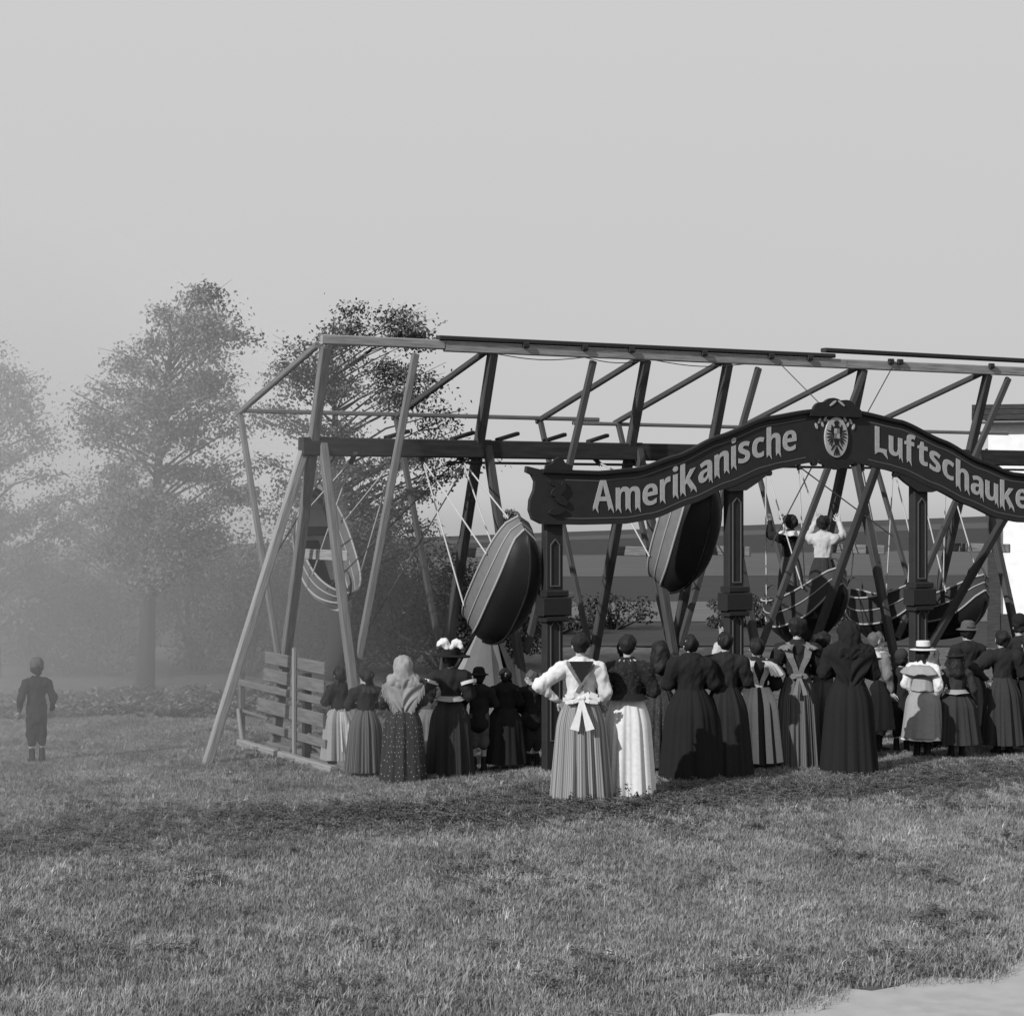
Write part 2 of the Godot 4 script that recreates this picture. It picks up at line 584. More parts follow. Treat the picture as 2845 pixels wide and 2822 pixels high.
	match o.get("hair", "bun"):
		"bun":
			hb2.append([hc + look * V(0, 0.16, 0.40) * hs, hc + look * V(0, 0.02, 0.42) * hs, 0.15 * hs, 0.17 * hs])
		"crown":
			for t in 10:
				var a := TAU * t / 10.0
				var a2 := TAU * (t + 1) / 10.0
				hb2.append([hc + look * V(cos(a) * 0.3, 0.22 + 0.05 * sin(a * 3), sin(a) * 0.3 + 0.06) * hs, hc + look * V(cos(a2) * 0.3, 0.22, sin(a2) * 0.3 + 0.06) * hs, 0.12 * hs, 0.12 * hs])
		"braids":
			for s in [-1, 1]:
				hb2.append([hc + look * V(s * 0.2, -0.25, 0.25) * hs, hc + look * V(s * 0.22, -1.7, 0.42) * hs, 0.11 * hs, 0.06 * hs])
		"long":
			hb2.append([hc + look * V(0, -0.1, 0.18) * hs, hc + look * V(0, -0.9, 0.40) * hs, 0.34 * hs, 0.38 * hs])
			for s in [-1, 1]:
				hb2.append([hc + look * V(s * 0.25, -0.2, 0.15) * hs, hc + look * V(s * 0.34, -1.0, 0.3) * hs, 0.2 * hs, 0.2 * hs])
	put(skin([blend(hb2, 0.017, 80.0)], 0.012, sd + 3), "hair", o.get("hair_m", M.hair), root)
	# hats
	if o.has("hat"):
		var top := V(0, H - hs * 0.17, 0.0)
		var node: MeshInstance3D
		match o.hat:
			"boater":
				node = put(lathe([Vector2(0.001, 0.105), Vector2(0.082, 0.104), Vector2(0.093, 0.096), Vector2(0.097, 0.0), Vector2(0.178, -0.012), Vector2(0.184, -0.018), Vector2(0.178, -0.024), Vector2(0.088, -0.012), Vector2(0.088, 0.08), Vector2(0.001, 0.09)], 32), "hat", o.hat_m, root)
				var band := put(lathe([Vector2(0.0975, 0.03), Vector2(0.1005, 0.03), Vector2(0.1015, 0.002), Vector2(0.098, 0.002)], 32), "hat_band", o.get("band_m", M.dark1), node)
				var uline := put(lathe([Vector2(0.1, -0.0175), Vector2(0.178, -0.0275), Vector2(0.178, -0.0285), Vector2(0.1, -0.0185)], 32), "hat_lining", M.dark2, node)
			"felt":
				node = put(lathe([Vector2(0.001, 0.10), Vector2(0.05, 0.096), Vector2(0.085, 0.07), Vector2(0.1, 0.0), Vector2(0.15, -0.02), Vector2(0.156, -0.026), Vector2(0.148, -0.031), Vector2(0.09, -0.012), Vector2(0.001, 0.08)], 28), "hat", o.hat_m, root)
			"wide":
				node = put(lathe([Vector2(0.001, 0.075), Vector2(0.08, 0.072), Vector2(0.1, 0.05), Vector2(0.105, 0.005), Vector2(0.21, 0.0), Vector2(0.217, -0.008), Vector2(0.21, -0.016), Vector2(0.09, -0.012), Vector2(0.001, 0.05)], 32), "hat", o.hat_m, root)
			"bonnet":
				node = put(skin([blend([[V(0, 0.0, 0.03), V(0, 0.06, 0.0), 0.14, 0.13], [V(-0.12, 0.02, -0.02), V(0.12, 0.02, -0.02), 0.09, 0.09], [V(0, -0.05, 0.12), V(0, -0.20, 0.13), 0.11, 0.10], [V(-0.09, 0.1, 0.02), V(0.1, 0.12, 0.0), 0.055, 0.06]], 0.018, 60.0)], 0.008, sd), "bonnet", o.hat_m, root)
			"cap":
				node = put(skin([blend([[V(0, 0.02, 0.02), V(0, 0.03, -0.02), 0.115, 0.112], [V(0, -0.005, -0.11), V(0, -0.012, -0.15), 0.05, 0.04, 1.0]], 0.02, 60.0)], 0.004, sd), "cap", o.hat_m, root)
		node.position = top
		node.rotation = Vector3(o.get("hat_tilt", 0.0), 0, o.get("hat_roll", 0.0))
		var k2: float = o.get("hat_scale", {"cap": 0.78, "boater": 0.86, "felt": 0.85}.get(o.hat, 1.0)) * hs / 0.205
		node.scale = Vector3(k2, k2, k2)
		if o.get("feathers", false):
			for s in [-1, 1]:
				var fb := []
				for q in 6:
					var u := q / 5.0
					fb.append([V(s * (0.01 + 0.10 * u), 0.055 + 0.085 * sin(u * 2.4), 0.05 + 0.02 * u), V(s * (0.025 + 0.10 * u), 0.06 + 0.085 * sin(u * 2.4 + 0.3), 0.06 + 0.02 * u), 0.022 + 0.016 * sin(u * 3.0), 0.018])
				put(skin([blend(fb, 0.011, 90.0)], 0.012, sd + s), "feather", M.white, node)
	return root

# ruffle that stands off the shoulders, collar or cape
func ruffle(root: Node3D, H: float, m: Material, arc := [[-0.35, 1.2], [1.95, 3.5]], y := 0.825, drop := 0.1, r0 := 0.075, r1 := 0.175, called := "ruffle"):
	for a in arc:
		var st := st_new()
		var n := 26
		var rows := 4
		var grid := []
		for i in rows + 1:
			var t := float(i) / rows
			var line := []
			for j in n + 1:
				var th: float = lerpf(a[0], a[1], float(j) / n)
				var w := sin(j * 1.9) * 0.012 * t + sin(j * 0.8 + 1.0) * 0.009 * t
				var r := lerpf(r0, r1, pow(t, 0.8)) + w
				line.append(V(r * cos(th) * 1.12, y - drop * t * t + w * 0.6, -r * sin(th) * 0.85 + 0.01) * H)
			grid.append(line)
		for i in rows:
			for j in n:
				quad(st, grid[i][j], grid[i][j + 1], grid[i + 1][j + 1], grid[i + 1][j], [Vector2.ZERO, Vector2.ZERO, Vector2.ZERO, Vector2.ZERO], 2)
				quad(st, grid[i + 1][j] + V(0, -0.006, 0), grid[i + 1][j + 1] + V(0, -0.006, 0), grid[i][j + 1] + V(0, -0.006, 0), grid[i][j] + V(0, -0.006, 0), [Vector2.ZERO, Vector2.ZERO, Vector2.ZERO, Vector2.ZERO], 3)
		put(done(st), called, m, root)

# apron straps on the back, from both shoulders to the waist
func straps(root: Node3D, H: float, m: Material, w: float, cross := false, flare := 1.0):
	for s in [-1, 1]:
		var st := st_new()
		var e: float = -s * 0.045 if cross else s * 0.012
		var mid: float = 0.0 if cross else s * 0.045
		ribbon(st, [V(s * 0.085, 0.842, 0.012) * H, V(s * 0.072, 0.815, 0.055) * H, V(lerpf(s * 0.07, mid, 0.6), 0.745, 0.074 + 0.002 * s) * H, V(mid * 0.5 + e * 0.3, 0.685, 0.07 + 0.003 * s) * H, V(e, 0.63, 0.064) * H], [w * flare, w * flare, w, w * 0.8, w * 0.8], V(0, 0.12, 1).normalized(), 0.012)
		put(done(st), "apron_strap", m, root)

func bow(root: Node3D, H: float, m: Material, sz: float, tail: float):
	var c := V(0, 0.625, 0.083) * H
	for s in [-1, 1]:
		var st := st_new()
		ribbon(st, [c, c + V(s * 0.5, 0.22, 0.14) * sz, c + V(s * 1.0, 0.05, 0.1) * sz, c + V(s * 1.02, -0.22, 0.12) * sz, c + V(s * 0.5, -0.2, 0.2) * sz, c + V(0, 0, 0.1) * sz], [0.05, 0.4 * sz, 0.36 * sz, 0.3 * sz, 0.28 * sz, 0.05], V(0, 0.2, 1).normalized())
		put(done(st), "bow_loop", m, root)
		var s2 := st_new()
		ribbon(s2, [c + V(0, 0, 0.16) * sz, c + V(s * 0.03, -tail * 0.45, 0.075), c + V(s * 0.03 + s * 0.3 * sz, -tail, 0.12)], [0.03, 0.25 * sz + 0.01, 0.5 * sz + 0.01], V(0, 0.2, 1).normalized())
		put(done(s2), "bow_tail", m, root)
	put(skin([blend([[c + V(-0.02, 0, 0.02), c + V(0.02, 0, 0.02), 0.024, 0.024]], 0.01, 90.0)]), "bow_knot", m, root)

# ------------------------------------------------------------------ vegetation
func leaf_mesh(pts: Array, normals: Array, size: float, r: RandomNumberGenerator, lo: float, hi: float) -> ArrayMesh:
	var v := PackedVector3Array()
	var n := PackedVector3Array()
	var c := PackedColorArray()
	var idx := PackedInt32Array()
	for i in pts.size():
		var p: Vector3 = pts[i]
		var nn: Vector3 = (normals[i] + V(r.randf_range(-1, 1), r.randf_range(-0.2, 1.3), r.randf_range(-1, 1))).normalized()
		var f := frame_of(nn, V(r.randf_range(-1, 1), r.randf_range(-1, 1), r.randf_range(-1, 1)).normalized())
		var L := size * r.randf_range(0.65, 1.35)
		var w := L * r.randf_range(0.5, 0.75)
		var o := v.size()
		v.append_array(PackedVector3Array([p - f.x * L * 0.5, p + f.y * w * 0.5 + f.z * L * 0.08, p + f.x * L * 0.5, p - f.y * w * 0.5 + f.z * L * 0.08]))
		var t := r.randf_range(lo, hi)
		for k in 4:
			n.append(nn)
			c.append(Color(t, t, t))
		idx.append_array(PackedInt32Array([o, o + 1, o + 2, o, o + 2, o + 3]))
	var ar := []
	ar.resize(Mesh.ARRAY_MAX)
	ar[Mesh.ARRAY_VERTEX] = v
	ar[Mesh.ARRAY_NORMAL] = n
	ar[Mesh.ARRAY_COLOR] = c
	ar[Mesh.ARRAY_INDEX] = idx
	var m := ArrayMesh.new()
	m.add_surface_from_arrays(Mesh.PRIMITIVE_TRIANGLES, ar)
	return m

# env: [height, left, right] rows of the crown's outline; stem: points of the trunk
func tree(called: String, label: String, at: Vector3, stem: Array, r0: float, env: Array, clumps: int, per: int, leaf: float, tone: Array, sd: int, depth := 0.75, spread := 0.4):
	var root := thing(called, label, "tree", at, 0.0, "trees behind the fairground")
	var r := RandomNumberGenerator.new()
	r.seed = sd
	var st := st_new()
	var rad := []
	for i in stem.size():
		rad.append(lerpf(r0, r0 * 0.12, pow(float(i) / (stem.size() - 1), 0.8)))
	rad[0] = r0 * 1.35
	tube(st, stem, rad, 10)
	put(done(st), "trunk", M.bark, root)
	var limbs := st_new()
	var pts := []
	var nrm := []
	var hmin: float = env[0][0]
	var hmax: float = env[env.size() - 1][0]
	for k in clumps:
		var h := 0.0
		var a := 0.0
		var b := 0.0
		for q in 30:
			h = r.randf_range(hmin, hmax)
			for i in env.size() - 1:
				if h >= env[i][0] and h <= env[i + 1][0]:
					var t: float = (h - env[i][0]) / (env[i + 1][0] - env[i][0])
					a = lerpf(env[i][1], env[i + 1][1], t)
					b = lerpf(env[i][2], env[i + 1][2], t)
			if r.randf() < (b - a) / 3.2:
				break
		var ang := r.randf() * TAU
		var rr := pow(r.randf(), 0.42)
		var c := V((a + b) / 2 + cos(ang) * rr * (b - a) / 2, h, sin(ang) * rr * (b - a) / 2 * depth)
		# limb from the stem, a little below the clump
		var hs := h - absf(c.x) * 0.35 - 0.25
		var sp: Vector3 = stem[0]
		var rs := r0
		for i in stem.size() - 1:
			if hs >= stem[i].y:
				var t := clampf((hs - stem[i].y) / (stem[i + 1].y - stem[i].y), 0, 1)
				sp = stem[i].lerp(stem[i + 1], t)
				rs = lerpf(rad[i], rad[i + 1], t)
		var mid := sp.lerp(c, 0.5) + V(0, r.randf_range(-0.05, 0.16), r.randf_range(-0.1, 0.1))
		var lr := minf(rs * 0.5, 0.035)
		tube(limbs, [sp, sp.lerp(mid, 0.6), mid, c], [lr, lr * 0.7, lr * 0.55, lr * 0.2], 5)
		var out := V(c.x - sp.x, 0.25, c.z - sp.z).normalized()
		var cr := spread * r.randf_range(0.55, 1.15)
		for q in per:
			var d := V(r.randfn(0, 1), r.randfn(0, 0.55), r.randfn(0, 1)) * cr * 0.5
			d += out * r.randf_range(-0.6, 0.8) * cr * 0.7
			d.y -= d.length_squared() * 0.25
			pts.append(c + d)
			nrm.append(d.normalized() * 0.4)
		for q in 4:
			var e := c + (out * 0.7 + V(r.randf_range(-0.7, 0.7), r.randf_range(-0.3, 0.5), r.randf_range(-0.7, 0.7))) * cr
			tube(limbs, [mid.lerp(c, 0.7), e], [lr * 0.3, lr * 0.12], 4)
	put(done(limbs), "limbs", M.bark, root)
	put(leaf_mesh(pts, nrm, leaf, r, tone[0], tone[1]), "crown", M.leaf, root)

func bush(label: String, at: Vector3, w: float, h: float, n: int, tone: Array, sd: int, leaf := 0.085):
	var root := thing("bush", label, "bush", at, 0.0, "bushes behind the fairground")
	var r := RandomNumberGenerator.new()
	r.seed = sd
	var pts := []
	var nrm := []
	var st := st_new()
	var lobes := []
	for i in 16:
		var a := r.randf() * TAU
		var q := sqrt(r.randf())
		var y := r.randf_range(0.15, 0.88) * h
		var k := 1.0 - 0.45 * pow(y / h, 2.0)
		var c := V(cos(a) * q * w * 0.42 * k, y, sin(a) * q * w * 0.3 * k)
		lobes.append([c, r.randf_range(0.18, 0.3) * h])
		tube(st, [V(c.x * 0.15, 0, c.z * 0.15), V(c.x * 0.6, y * 0.5, c.z * 0.6), c], [0.03, 0.02, 0.008], 5)
	for i in n:
		var l: Array = lobes[r.randi() % lobes.size()]
		var d := V(r.randfn(0, 1), r.randfn(0, 1), r.randfn(0, 1)).normalized()
		var p: Vector3 = l[0] + d * l[1] * pow(r.randf(), 0.3) * V(1.25, 0.85, 1.1)
		if p.y < 0.02:
			p.y = r.randf() * 0.2
		pts.append(p)
		nrm.append(d)
	put(done(st), "stems", M.bark, root)
	put(leaf_mesh(pts, nrm, leaf, r, tone[0], tone[1]), "foliage", M.leaf, root)

func blades(r: RandomNumberGenerator, n: int, h: float, w: float, spread: float, curve: float) -> ArrayMesh:
	var st := st_new()
	for i in n:
		var a := r.randf() * TAU
		var p := V(cos(a), 0, sin(a)) * spread * sqrt(r.randf())
		var dir := V(cos(a + r.randf_range(-1, 1)), 0, sin(a + r.randf_range(-1, 1)))
		var hh := h * r.randf_range(0.5, 1.2)
		var cv := curve * r.randf_range(0.3, 1.4)
		var s := dir.cross(Vector3.UP).normalized() * w * r.randf_range(0.6, 1.2)
		var m := p + V(0, hh * 0.6, 0) + dir * cv * hh * 0.25
		var e := p + V(0, hh, 0) + dir * cv * hh
		quad(st, p - s, p + s, m + s * 0.75, m - s * 0.75)
		tri(st, m - s * 0.75, m + s * 0.75, e)
	return done(st)

func scatter(called: String, mesh: Mesh, m: Material, xf: Array, cols: Array, label: String) -> MultiMeshInstance3D:
	var mm := MultiMesh.new()
	mm.transform_format = MultiMesh.TRANSFORM_3D
	mm.use_colors = true
	mm.mesh = mesh
	mm.instance_count = xf.size()
	for i in xf.size():
		mm.set_instance_transform(i, xf[i])
		mm.set_instance_color(i, Color(cols[i], cols[i], cols[i]))
	var o := MultiMeshInstance3D.new()
	o.name = called
	o.multimesh = mm
	o.material_override = m
	add_child(o, true)
	tag(o, label, "plants", "", "stuff")
	return o

# ------------------------------------------------------------------ terrain
var bumps := FastNoiseLite.new()

func height_at(x: float, z: float) -> float:
	var d := -z
	var h := 0.03 * bumps.get_noise_2d(x * 1.3, z * 1.3) * clampf((d - 3.0) / 5.0, 0, 1)
	var ramp := smoothstep(45.0, 240.0, d)
	h += clampf(0.0372 * x, -1.5, 4.0) * ramp + 0.05 * ramp
	if d > 240.0:
		h -= (d - 240.0) * 0.03
	return h

func sheet(called: String, xs: Array, zs: Array, lift: float, m: Material) -> MeshInstance3D:
	var v := PackedVector3Array()
	var idx := PackedInt32Array()
	var uv := PackedVector2Array()
	for z in zs:
		for x in xs:
			v.append(V(x, height_at(x, z) + lift, z))
			uv.append(Vector2(x, z) * 0.35)
	var nx := xs.size()
	for j in zs.size() - 1:
		for i in nx - 1:
			var a := j * nx + i
			var b := a + nx
			idx.append_array(PackedInt32Array([a, b, a + 1, a + 1, b, b + 1]))
	var n := normals_of(v, idx)
	if n[0].y < 0:
		for i in n.size():
			n[i] = -n[i]
		for i in range(0, idx.size(), 3):
			var s := idx[i]
			idx[i] = idx[i + 1]
			idx[i + 1] = s
	var ar := []
	ar.resize(Mesh.ARRAY_MAX)
	ar[Mesh.ARRAY_VERTEX] = v
	ar[Mesh.ARRAY_NORMAL] = n
	ar[Mesh.ARRAY_TEX_UV] = uv
	ar[Mesh.ARRAY_INDEX] = idx
	var mesh := ArrayMesh.new()
	mesh.add_surface_from_arrays(Mesh.PRIMITIVE_TRIANGLES, ar)
	var o := put(mesh, called, m, self)
	o.set_meta("kind", "structure")
	return o

func steps(a: float, b: float, n: int) -> Array:
	var r := []
	for i in n + 1:
		r.append(lerpf(a, b, float(i) / n))
	return r

# ------------------------------------------------------------------ the swing boat
func hull_ring(t: float, k: float) -> Vector2:
	# t -1..1 along the boat, k 0..1 from gunwale to keel: half width and height
	var e := 1.0 - pow(absf(t), 2.3)
	var w := 0.33 * pow(maxf(e, 0.0), 0.55)
	var top := 0.42 + 0.17 * pow(absf(t), 2.2)
	var bot := -0.14 + 0.40 * pow(absf(t), 3.0)
	var y := lerpf(top, bot, k if k < 0.62 else 0.62 + 0.38 * sqrt((k - 0.62) / 0.38))
	var ww := w * (1.0 - 0.22 * k) if k < 0.62 else w * lerpf(0.8636, 0.04, (k - 0.62) / 0.38)
	return Vector2(ww, y)

func boat(label: String, s: float, ang: float, R: float, base: Transform3D, tone: Material, side: Material, riders := false) -> Node3D:
	var root := thing("swing_boat", label, "swing boat", Vector3.ZERO, 0.0, "swing boats hung from the ride")
	# pendulum: pivot on the beam, boat below it along the local z
	var pivot := base * V(s, 3.42, 0)
	root.transform = Transform3D(base.basis * Basis(Vector3.RIGHT, -ang), pivot)
	var c := V(0, -R, 0)
	var L := 0.80
	# hull: lower planking, upper side panel, trim
	for part in 2:
		var st := st_new()
		var k0 := 0.0 if part == 0 else 0.62
		var k1 := 0.62 if part == 0 else 1.0
		for sd in [-1, 1]:
			for i in 24:
				var t0 := -1.0 + i / 12.0
				var t1 := -1.0 + (i + 1) / 12.0
				for q in 5:
					var a0 := lerpf(k0, k1, q / 5.0)
					var a1 := lerpf(k0, k1, (q + 1) / 5.0)
					var p := [hull_ring(t0, a0), hull_ring(t1, a0), hull_ring(t1, a1), hull_ring(t0, a1)]
					var z := [t0 * L, t1 * L, t1 * L, t0 * L]
					var w := []
					for j in 4:
						w.append(c + V(p[j].x * sd, p[j].y, z[j]))
					if sd > 0:
						quad(st, w[0], w[1], w[2], w[3], [Vector2(t0, a0), Vector2(t1, a0), Vector2(t1, a1), Vector2(t0, a1)], 4)
					else:
						quad(st, w[1], w[0], w[3], w[2], [Vector2(t1, a0), Vector2(t0, a0), Vector2(t0, a1), Vector2(t1, a1)], 5)
		put(done(st), "side_panel" if part == 0 else "hull", side if part == 0 else tone, root)
	for k in [0.0, 0.3, 0.62]:
		for sd in [-1, 1]:
			var pts := []
			var rr := []
			for i in 25:
				var t := -1.0 + i / 12.0
				var h := hull_ring(t, k)
				pts.append(c + V((h.x + 0.004) * sd, h.y, t * L))
				rr.append(0.014 if k != 0.3 else 0.009)
			var st := st_new()
			tube(st, pts, rr, 6)
			put(done(st), "gunwale" if k == 0.0 else "moulding", M.trim, root)
	var kp := []
	for i in 25:
		var t := -1.0 + i / 12.0
		kp.append(c + V(0, hull_ring(t, 1.0).y - 0.012, t * L))
	var ks := st_new()
	var kr := []
	for p in kp:
		kr.append(0.016)
	tube(ks, kp, kr, 6)
	put(done(ks), "keel", tone, root)
	var fl := st_new()
	timber(fl, c + V(0, 0.03, -0.4), c + V(0, 0.03, 0.4), 0.2, 0.03)
	put(done(fl), "floor_board", M.wood_dark, root)
	for z in [-0.48, 0.48]:
		beam("seat", c + V(-0.17, 0.22, z * 0.85), c + V(0.17, 0.22, z * 0.85), 0.14, 0.03, M.wood_dark, root)
	# hanging rods and the hoops to hold on to
	for sd in [-1, 1]:
		for z in [-0.4, 0.4]:
			rod("hanging_rod", V(sd * 0.26, 0, 0), c + V(sd * 0.31, 0.42, z), 0.010, M.iron_light, root)
		rod("hanger", V(sd * 0.26, 0.12, 0), V(sd * 0.26, -0.06, 0), 0.03, M.iron, root)
	for e in [-1, 1]:
		var pts := []
		var rr := []
		for i in 13:
			var a := lerpf(-0.5, PI + 0.1, i / 12.0)
			pts.append(c + V(0, 0.58 + 0.15 * sin(a), e * (0.66 + 0.17 * cos(a))))
			rr.append(0.012)
		var st := st_new()
		tube(st, pts, rr, 6)
		put(done(st), "hoop", M.iron, root)
	return root

# ------------------------------------------------------------------ fascia sign
func table(t: Array, u: float) -> float:
	u = absf(u)
	for i in t.size() - 1:
		if u <= t[i + 1][0]:
			return lerpf(t[i][1], t[i + 1][1], smoothstep(0, 1, (u - t[i][0]) / (t[i + 1][0] - t[i][0])) * 0.35 + 0.65 * (u - t[i][0]) / (t[i + 1][0] - t[i][0]))
	return t[t.size() - 1][1]

var TOP := [[0.0, 4.02], [0.35, 4.0], [0.97, 3.905], [1.62, 3.68], [2.18, 3.45], [2.7, 3.30], [3.2, 3.26], [4.3, 3.28]]
var BOT := [[0.0, 3.40], [0.35, 3.39], [0.77, 3.32], [1.0, 3.27], [1.51, 3.09], [1.99, 2.91], [2.5, 2.74], [2.85, 2.69], [3.4, 2.68], [4.3, 2.70]]
var LINE := [[0.5, 3.56], [0.69, 3.52], [0.87, 3.49], [1.07, 3.44], [1.28, 3.39], [1.44, 3.34], [1.61, 3.26], [1.82, 3.16], [2.05, 3.06], [2.18, 3.02], [2.38, 2.96], [2.54, 2.90], [2.82, 2.87], [3.4, 2.865]]

func sign_board(base: Transform3D):
	var root := thing("fairground_sign", "long dark arched fascia board reading Amerikanische Luftschaukel on carved pillars", "sign")
	root.transform = base * Transform3D(Basis.IDENTITY, V(5.64, 0, 2.2))
	var up := PackedVector2Array()
	var lo := PackedVector2Array()
	for i in 113:
		var u := -3.90 + i * 7.80 / 112.0
		up.append(Vector2(u, table(TOP, u)))
		lo.append(Vector2(u, table(BOT, u)))
	var poly := PackedVector2Array()
	for p in lo:
		poly.append(p)
	for p in [Vector2(4.01, 2.74), Vector2(4.05, 2.84), Vector2(4.04, 2.95), Vector2(3.99, 3.06), Vector2(3.98, 3.15), Vector2(4.02, 3.22), Vector2(4.09, 3.25), Vector2(4.08, 3.31)]:
		poly.append(p)
	for i in up.size():
		poly.append(up[up.size() - 1 - i])
	for p in [Vector2(-4.08, 3.31), Vector2(-4.09, 3.25), Vector2(-4.02, 3.22), Vector2(-3.98, 3.15), Vector2(-3.99, 3.06), Vector2(-4.04, 2.95), Vector2(-4.05, 2.84), Vector2(-4.01, 2.74)]:
		poly.append(p)
	slab("board", poly, -0.03, 0.03, M.sign, root)
	# moulded top rail and painted lines
	var st := st_new()
	for i in up.size() - 1:
		timber(st, V(up[i].x, up[i].y - 0.015, 0.03), V(up[i + 1].x, up[i + 1].y - 0.015, 0.03), 0.07, 0.05, Vector3.UP, 0.01)
	put(done(st), "top_moulding", M.sign_rail, root)
	for q in [[up, -0.10, "painted_line"], [lo, 0.07, "painted_line"]]:
		var s2 := st_new()
		for i in range(4, up.size() - 5):
			var a: Vector2 = q[0][i]
			var b: Vector2 = q[0][i + 1]
			if absf(a.x) < 0.42:
				if i > 40 and s2 != null:
					put(done(s2), q[2], M.sign_line, root)
					s2 = null
				continue
			if s2 == null:
				s2 = st_new()
			ribbon(s2, [V(a.x, a.y + q[1], 0.031), V(b.x, b.y + q[1], 0.031)], [0.012, 0.012], V(0, 0, 1), 0.002)
		put(done(s2), q[2], M.sign_line, root)
	# crest with leaves over the arch and pendant below
	var crest := PackedVector2Array()
	for i in 61:
		var a := PI * i / 60.0
		var lob := absf(sin(a * 4.5)) * 0.03
		crest.append(Vector2(cos(a) * (0.36 + lob * 0.6), 3.93 + sin(a) * (0.19 + lob)))
	slab("crest", crest, 0.03, 0.075, M.sign_carve, root)
	for s in [-1, 1]:
		slab("leaf", ellipse(s * 0.06, 4.085, 0.055, 0.013, 14, -s * 0.6), 0.075, 0.085, M.letter, root)
		for k in 5:
			slab("leaf", ellipse(s * (0.10 + k * 0.042), 3.885 - k * 0.012 + (0.03 if k % 2 else -0.02), 0.016, 0.036, 14, s * (0.5 if k % 2 else -0.35)), 0.031, 0.042, M.letter, root)
	var pend := PackedVector2Array()
	for i in 41:
		var a := PI + PI * i / 40.0
		pend.append(Vector2(cos(a) * (0.24 + 0.02 * absf(sin(a * 5.0))), 3.43 + sin(a) * (0.10 + 0.02 * absf(sin(a * 5.0)))))
	slab("pendant", pend, 0.031, 0.07, M.sign_carve, root)
	slab("pendant_knob", ellipse(-0.29, 3.385, 0.03, 0.03, 12), -0.02, 0.05, M.sign_carve, root)
	slab("pendant_knob", ellipse(0.29, 3.385, 0.03, 0.03, 12), -0.02, 0.05, M.sign_carve, root)
	# oval shield with an eagle
	var em := slab("emblem", ellipse(0.01, 3.69, 0.165, 0.235, 36), 0.031, 0.055, M.letter, root)
	em.set_meta("label", "pale oval shield with a black eagle")
	var eg := st_new()
	extrude(eg, PackedVector2Array([Vector2(-0.012, 3.60), Vector2(-0.045, 3.70), Vector2(-0.04, 3.80), Vector2(-0.012, 3.83), Vector2(-0.03, 3.86), Vector2(-0.012, 3.885), Vector2(0.03, 3.885), Vector2(0.045, 3.865), Vector2(0.032, 3.83), Vector2(0.06, 3.80), Vector2(0.065, 3.70), Vector2(0.032, 3.60)]), 0.0552, 0.062)
	for s in [-1, 1]:
		extrude(eg, PackedVector2Array([Vector2(0.01 + s * 0.05, 3.70), Vector2(0.01 + s * 0.045, 3.80), Vector2(0.01 + s * 0.075, 3.84), Vector2(0.01 + s * 0.085, 3.76)]), 0.0553, 0.061)
		for k in 6:
			var a := lerpf(0.45, -1.25, k / 5.0)
			extrude(eg, ellipse(0.01 + s * (0.05 + 0.055 * cos(a)) , 3.725 + 0.075 * sin(a) - 0.006 * k, 0.045 , 0.009, 10, s * a), 0.0554 + k * 0.0002, 0.0605)
		extrude(eg, ellipse(0.01 + s * 0.05, 3.575, 0.05, 0.012, 10, -s * 0.9), 0.0556, 0.0603)
		extrude(eg, ellipse(0.01 + s * 0.025, 3.52, 0.05, 0.010, 10, -s * 1.25), 0.0557, 0.0602)
	extrude(eg, ellipse(0.01, 3.53, 0.013, 0.06, 10), 0.0559, 0.0615)
	put(done(eg), "eagle", M.sign_black, em)
	for q in [[-0.03, 3.735, 0], [0.01, 3.735, 1], [-0.03, 3.675, 1], [0.01, 3.675, 0]]:
		slab("shield_quarter", PackedVector2Array([Vector2(q[0], q[1]), Vector2(q[0] + 0.038, q[1]), Vector2(q[0] + 0.038, q[1] + 0.058), Vector2(q[0], q[1] + 0.058)]), 0.0622, 0.065, M.letter if q[2] == 0 else M.sign_mid, em)
	# lettering, each letter upright and stepped along the curve
	var font := SystemFont.new()
	font.font_names = PackedStringArray(["Droid Sans"])
	font.font_weight = 700
	for word in [["Amerikanische", -3.27, -0.55], ["Luftschaukel", 0.59, 3.07]]:
		var w := []
		var total := 0.0
		for ch in word[0]:
			var tm := TextMesh.new()
			tm.text = ch
			tm.font = font
			tm.font_size = 64
			tm.pixel_size = 0.01
			tm.depth = 0.05
			tm.curve_step = 1.0
			var ab := tm.get_aabb()
			w.append([tm, ab])
			total += ab.size.x
		var gap := 0.035
		var sc: float = (word[2] - word[1] - gap * (w.size() - 1)) / total
		var x: float = word[1]
		var capb: AABB = w[0][1]
		var vy := 0.30 / capb.size.y
		for e in w:
			var ab: AABB = e[1]
			var wx := ab.size.x * sc
			var u := x + wx / 2
			var sl := (table(LINE, u + 0.12) - table(LINE, u - 0.12)) / 0.24 * 0.85
			var t := Transform3D(Basis(V(sc, sl * sc, 0), V(0, vy, 0), V(0, 0, 0.12)), V(u - (ab.position.x + ab.size.x / 2) * sc, table(LINE, u) - (ab.position.x + ab.size.x / 2) * sc * sl - capb.position.y * vy, 0.0335))
			var src: Array = e[0].get_mesh_arrays()
			var va: PackedVector3Array = src[Mesh.ARRAY_VERTEX]
			var nv := PackedVector3Array()
			var nn := PackedVector3Array()
			var ni: PackedInt32Array = src[Mesh.ARRAY_INDEX]
			var nb := t.basis.inverse().transposed()
			# fishtail feet under the stems
			var feet := []
			for i in va.size():
				var q := va[i]
				nv.append(t * q)
				nn.append((nb * src[Mesh.ARRAY_NORMAL][i]).normalized())
				if absf(q.y - capb.position.y) < 0.004 and not feet.has(snappedf(q.x, 0.001)):
					feet.append(snappedf(q.x, 0.001))
			feet.sort()
